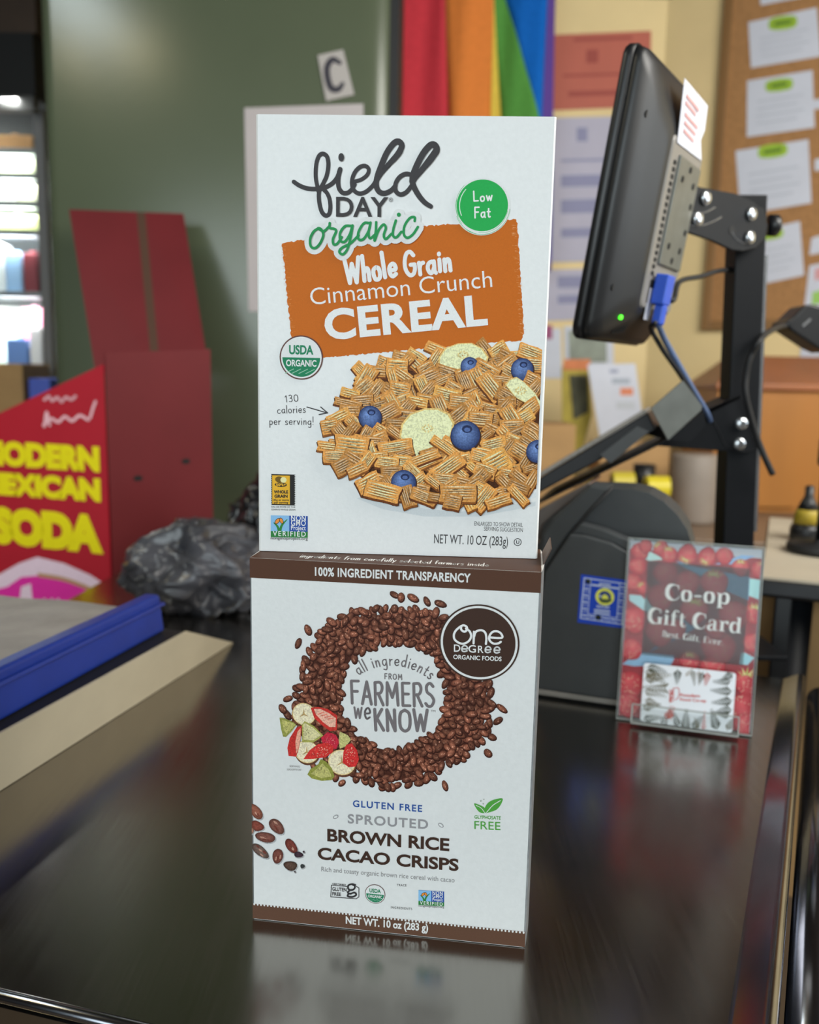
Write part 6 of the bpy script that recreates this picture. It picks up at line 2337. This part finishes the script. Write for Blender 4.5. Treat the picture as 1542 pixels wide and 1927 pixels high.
# flat paper bags stacked in the tray
rs = random.Random(8)
for k in range(3):
    z0 = CT + LEDGE + .0048 + k * .0098
    n1, n2 = 26, 12
    base = bn + bleft * (.034 + rs.uniform(0, .004) + k * .0008)
    vs, fs = [], []
    lenb = (bb1 - bn).length - .015 - rs.uniform(0, .02) + k * .001
    for lay in (0, 1):
        for i in range(n1 + 1):
            for j in range(n2 + 1):
                p = base + bdir * (lenb * i / n1) + bleft * (.24 * j / n2)
                h = .0012 * math.sin(i * .7 + k) * math.sin(j * .9 + k * 2) + lay * .0072
                vs.append(Vector((p.x, p.y, z0 + .0012 + h)))
    S1 = (n1 + 1) * (n2 + 1)
    for i in range(n1):
        for j in range(n2):
            q = i * (n2 + 1) + j
            fs.append((q, q + 1, q + n2 + 2, q + n2 + 1))
            fs.append((S1 + q, S1 + q + n2 + 1, S1 + q + n2 + 2, S1 + q + 1))
    edge = [i * (n2 + 1) for i in range(n1 + 1)] + [n1 * (n2 + 1) + j for j in range(1, n2 + 1)] + [i * (n2 + 1) + n2 for i in range(n1 - 1, -1, -1)] + [j for j in range(n2 - 1, 0, -1)]
    for i in range(len(edge)):
        a_, b_ = edge[i], edge[(i + 1) % len(edge)]
        fs.append((a_, b_, b_ + S1, a_ + S1))
    o = MB().add(vs, fs).build('paper_bag', M['bag_paper'], smooth=False)
    tag(o, 'greyish white flat paper bag in the stack lying in the blue tray', 'bag', 'paper bags stacked in the blue tray')


def crumple(name, label, c, sx, sy, sz, m, seed, amp=.35):
    bm = bmesh.new()
    bmesh.ops.create_icosphere(bm, subdivisions=6, radius=1)
    off = Vector((seed * 3.1, seed * 1.7, seed * 2.3))
    for v in bm.verts:
        d = v.co.normalized()
        w = Vector((mnoise.noise(d * 1.7 + off), mnoise.noise(d * 1.7 + off + Vector((9, 0, 0))), mnoise.noise(d * 1.7 + off + Vector((0, 9, 0)))))
        q = d + w * .5
        q.z *= .55
        r1 = 1 - abs(mnoise.noise(q * 1.5 + off)) * 1.7
        r2 = 1 - abs(mnoise.noise(q * 3.0 + off * 2)) * 1.7
        r3 = 1 - abs(mnoise.noise(q * 6.0 + off * 3)) * 1.7
        r = .70 + amp * (.62 * r1 + .34 * r2 + .10 * r3)
        v.co = Vector((d.x * r * sx, d.y * r * sy, max(d.z * r * sz, -sz * .55)))
    me = bpy.data.meshes.new(name)
    bm.to_mesh(me)
    bm.free()
    for p in me.polygons:
        p.use_smooth = True
    me.materials.append(m)
    o = bpy.data.objects.new(name, me)
    o.location = (c[0], c[1], CT + sz * .55 + .0006)
    COL.objects.link(o)
    return tag(o, label, 'bag')


c_ = at(372, 1100, 1.42)
crumple('plastic_bag', 'crumpled grey translucent plastic bag heap behind the blue tray', (c_.x + .01, 1.42), .125, .11, .088, M['bag_film'], 3, .42)
c_ = at(480, 1100, 1.62)
crumple('plastic_bag', 'crumpled black plastic bag behind the left edge of the lower cereal box', (c_.x + .02, 1.67), .085, .10, .125, M['bag_black'], 7)

# ------------------------------------------------------------------ lit cold case far left
KY = 2.95
kx1 = at(92, 500, KY).x
case = thing('cold_case', 'brightly lit open cold case stocked with drinks at the far left edge', 'display fridge', (kx1 - .6, KY + .3, 0))
MB().abox(kx1 - 1.2, kx1, KY + .50, KY + .56, .05, 2.2).build('back_wall', mat('white_case_liner', '#eef2ee', 0.5), case)
MB().abox(kx1 - .030, kx1, KY + .0, KY + .5, .05, at(20, 205, KY).z).build('end_post', mat('grey_case_frame', '#6f6e6e', 0.5), case)
zc0, zc1 = at(20, 190, KY).z, at(20, 72, KY).z
MB().abox(kx1 - 1.2, kx1 + .0, KY - .05, KY + .5, zc0 + .0, zc1).build('canopy', M['black_void'], case)
MB().abox(kx1 - 1.2, kx1 - .002, KY - .06, KY - .02, at(20, 216, KY).z, zc0).build('price_rail', mat('dark_grey_rail', '#3a3a38', 0.5), case)
shelf_px = [278, 325, 378, 432, 548, 742]
SHM = mat('case_shelf', '#8c9296', 0.4)
for y in shelf_px:
    z = at(30, y, KY).z
    MB().abox(kx1 - 1.15, kx1 - .031, KY + .0, KY + .48, z - .018, z).build('shelf', SHM, case)
    area_light('shelf_lamp', (kx1 - .45, KY + .01, z - .022), (kx1 - .45, KY + .25, z - .12), .8, .02, 9, (.96, 1, .98))
MB().abox(kx1 - 1.2, kx1 - 1.15, KY + .0, KY + .5, .05, zc0).build('end_post', mat('grey_case_frame', '#6f6e6e', 0.5), case)
MB().abox(kx1 - 1.2, kx1, KY, KY + .5, 0.0, .05).build('plinth', M['black'], case)
MB().tube([Vector((kx1 - 1.1, KY + .0, zc0 - .012)), Vector((kx1 - .05, KY + .0, zc0 - .012))], .010, 10).build('lamp_tube', mat('case_lamp_tube', (1, 1, .95), .4, emit=3.0), case, label='glowing lamp tube')
area_light('case_lamp', (kx1 - .45, KY + .0, zc0 - .006), (kx1 - .40, KY + .35, 1.3), .8, .03, 40, (.96, 1, .98))


def carton_item(label, x0, x1, y0, shelf_y, col, kind='drink_carton', cat='carton', dy=.02):
    z0 = at(30, shelf_y, KY).z + .0006
    y0 += 9
    a0, b0 = at(x0, y0, KY + dy), at(x1, y0, KY + dy)
    h = max(b0.z, z0 + .03)
    t = thing(kind, label, cat, ((a0.x + b0.x) / 2, KY + dy + .03, z0), 'goods in the lit cold case')
    m_ = mat('pack_' + col.strip('#'), col, .45)
    MB().abox(a0.x, b0.x - .003, KY + dy, KY + dy + .07, z0, h - .008).build('pack', m_, t, bevel=.004)
    MB().lathe(((a0.x + b0.x) / 2, KY + dy + .03, h - .008), [(.012, 0), (.012, .008), (.0001, .008)], (0, 0, 1), 16).build('cap', mat('cap_' + col.strip('#'), col, .4), t)


carton_item('tan pack on the top shelf of the lit cold case', -20, 62, 240, 278, '#b58a58')
carton_item('pale green pack on the second shelf of the lit cold case', -25, 66, 288, 325, '#dfeac0')
carton_item('white pack on the third shelf of the lit cold case, left one', -20, 30, 336, 378, '#eef4e8')
carton_item('cream pack on the third shelf of the lit cold case, beside the frame', 32, 72, 336, 378, '#e8ecc8')
carton_item('lime pack on the fourth shelf of the lit cold case', -20, 74, 392, 432, '#dfeaa0')
carton_item('white pack on the fifth shelf of the lit cold case, left one', -30, 8, 445, 548, '#e9f2f4')
carton_item('light blue pack on the fifth shelf of the lit cold case', 9, 40, 462, 548, '#9cc4ea')
carton_item('dark red pack on the fifth shelf of the lit cold case', 42, 70, 462, 548, '#7a3038')
carton_item('pink pack on the lowest shelf of the lit cold case', 40, 80, 566, 742, '#e58aa8', dy=.10)
carton_item('mint white pack on the lowest shelf of the lit cold case', -20, 38, 575, 742, '#d8ece0', dy=.10)
carton_item('blue pack at the front of the lowest shelf of the lit cold case', 10, 52, 625, 742, '#6d94d6')
carton_item('white pack at the front of the lowest shelf of the lit cold case', 54, 78, 605, 742, '#eef0f2')
tb = MB().abox(at(-60, 700, 2.6).x, at(42, 700, 2.6).x, 2.6, 2.8, 0, at(20, 684, 2.6).z).build('tall_carton', M['kraft'], bevel=.004)
tag(tb, 'tan cardboard carton standing on the floor before the cold case', 'box')
tb = MB().abox(at(52, 700, 2.62).x, at(93, 700, 2.62).x, 2.62, 2.8, 0, at(60, 712, 2.62).z).build('blue_crate', mat('blue_crate_plastic', '#4a5fc0', .5), bevel=.004)
tag(tb, 'blue plastic crate stack beside the tan carton before the cold case', 'crate')
tag(MB().abox(-3.19, kx1, KY - .02, 3.6, at(20, 66, KY).z, ROOM_T).build('trim_1', M['brown_wood']), kind='structure')

# ------------------------------------------------------------------ rainbow flag hanging before the yellow wall
GY = 3.35
bx = [(750, 745), (838, 843), (930, 925), (931, 944), (954, 1012), (1030, 1020), (1046, 1042)]      # stripe borders at photo rows 0 and 215
cols = ['#c23b46', '#cf7a3a', '#cdb34a', '#4f8a3e', '#125db0', '#553f86']
flag = thing('rainbow_flag', 'rainbow striped cloth flag hanging right of the olive refrigerator', 'flag', at(900, 200, GY))
a = Art(at(900, 200, GY), (1, 0, 0), Z, 0)
rows = 26
for si in range(6):
    n_ = 7
    uv, zs = [], []
    for r_ in range(rows + 1):
        y = -60 + r_ * 22
        f_ = y / 215
        xa, xb = bx[si][0] + (bx[si][1] - bx[si][0]) * f_, bx[si + 1][0] + (bx[si + 1][1] - bx[si + 1][0]) * f_
        xr_ = bx[6][0] + (bx[6][1] - bx[6][0]) * f_
        xa, xb = min(xa, xr_ - 3 + si * .5), min(xb, xr_ - 2.5 + si * .5)
        xb = max(xb, xa + .5)
        for c in range(n_ + 1):
            x = xa + (xb - xa) * c / n_
            uv.append(a.P(x, y))
            zs.append(.018 * math.sin(x * .045 + .4 * math.sin(y * .01)) + .006 * math.sin(x * .13 + y * .012))
    base_i = len(a.v)
    for (u, w), z in zip(uv, zs):
        a.v.append(a.p0 + a.ux * u + a.uy * w + a.un * z)
    for r_ in range(rows):
        for c in range(n_):
            q = r_ * (n_ + 1) + c
            a.f.append((base_i + q, base_i + q + n_ + 1, base_i + q + n_ + 2, base_i + q + 1))
            a.c.append([ink(cols[si], (.78, .80, .80))] * 4)
CLOTH = print_mat('flag_cloth', 0.8, 0.06, 60, .1)
o = a.build('cloth', CLOTH, flag)
for p in o.data.polygons:
    p.use_smooth = True
o.modifiers.new('solid', 'SOLIDIFY').thickness = .0015
MB().tube([at(742, -62, GY), at(1052, -62, GY)], .010, 12).build('rod', M['oak'], flag, smooth=True)
for x in (748, 1046):
    MB().tube([at(x, -62, GY), at(x, -62, GY) + Vector((0, .2485, 0))], .006, 8).build('rod_bracket', M['black_metal'], flag)
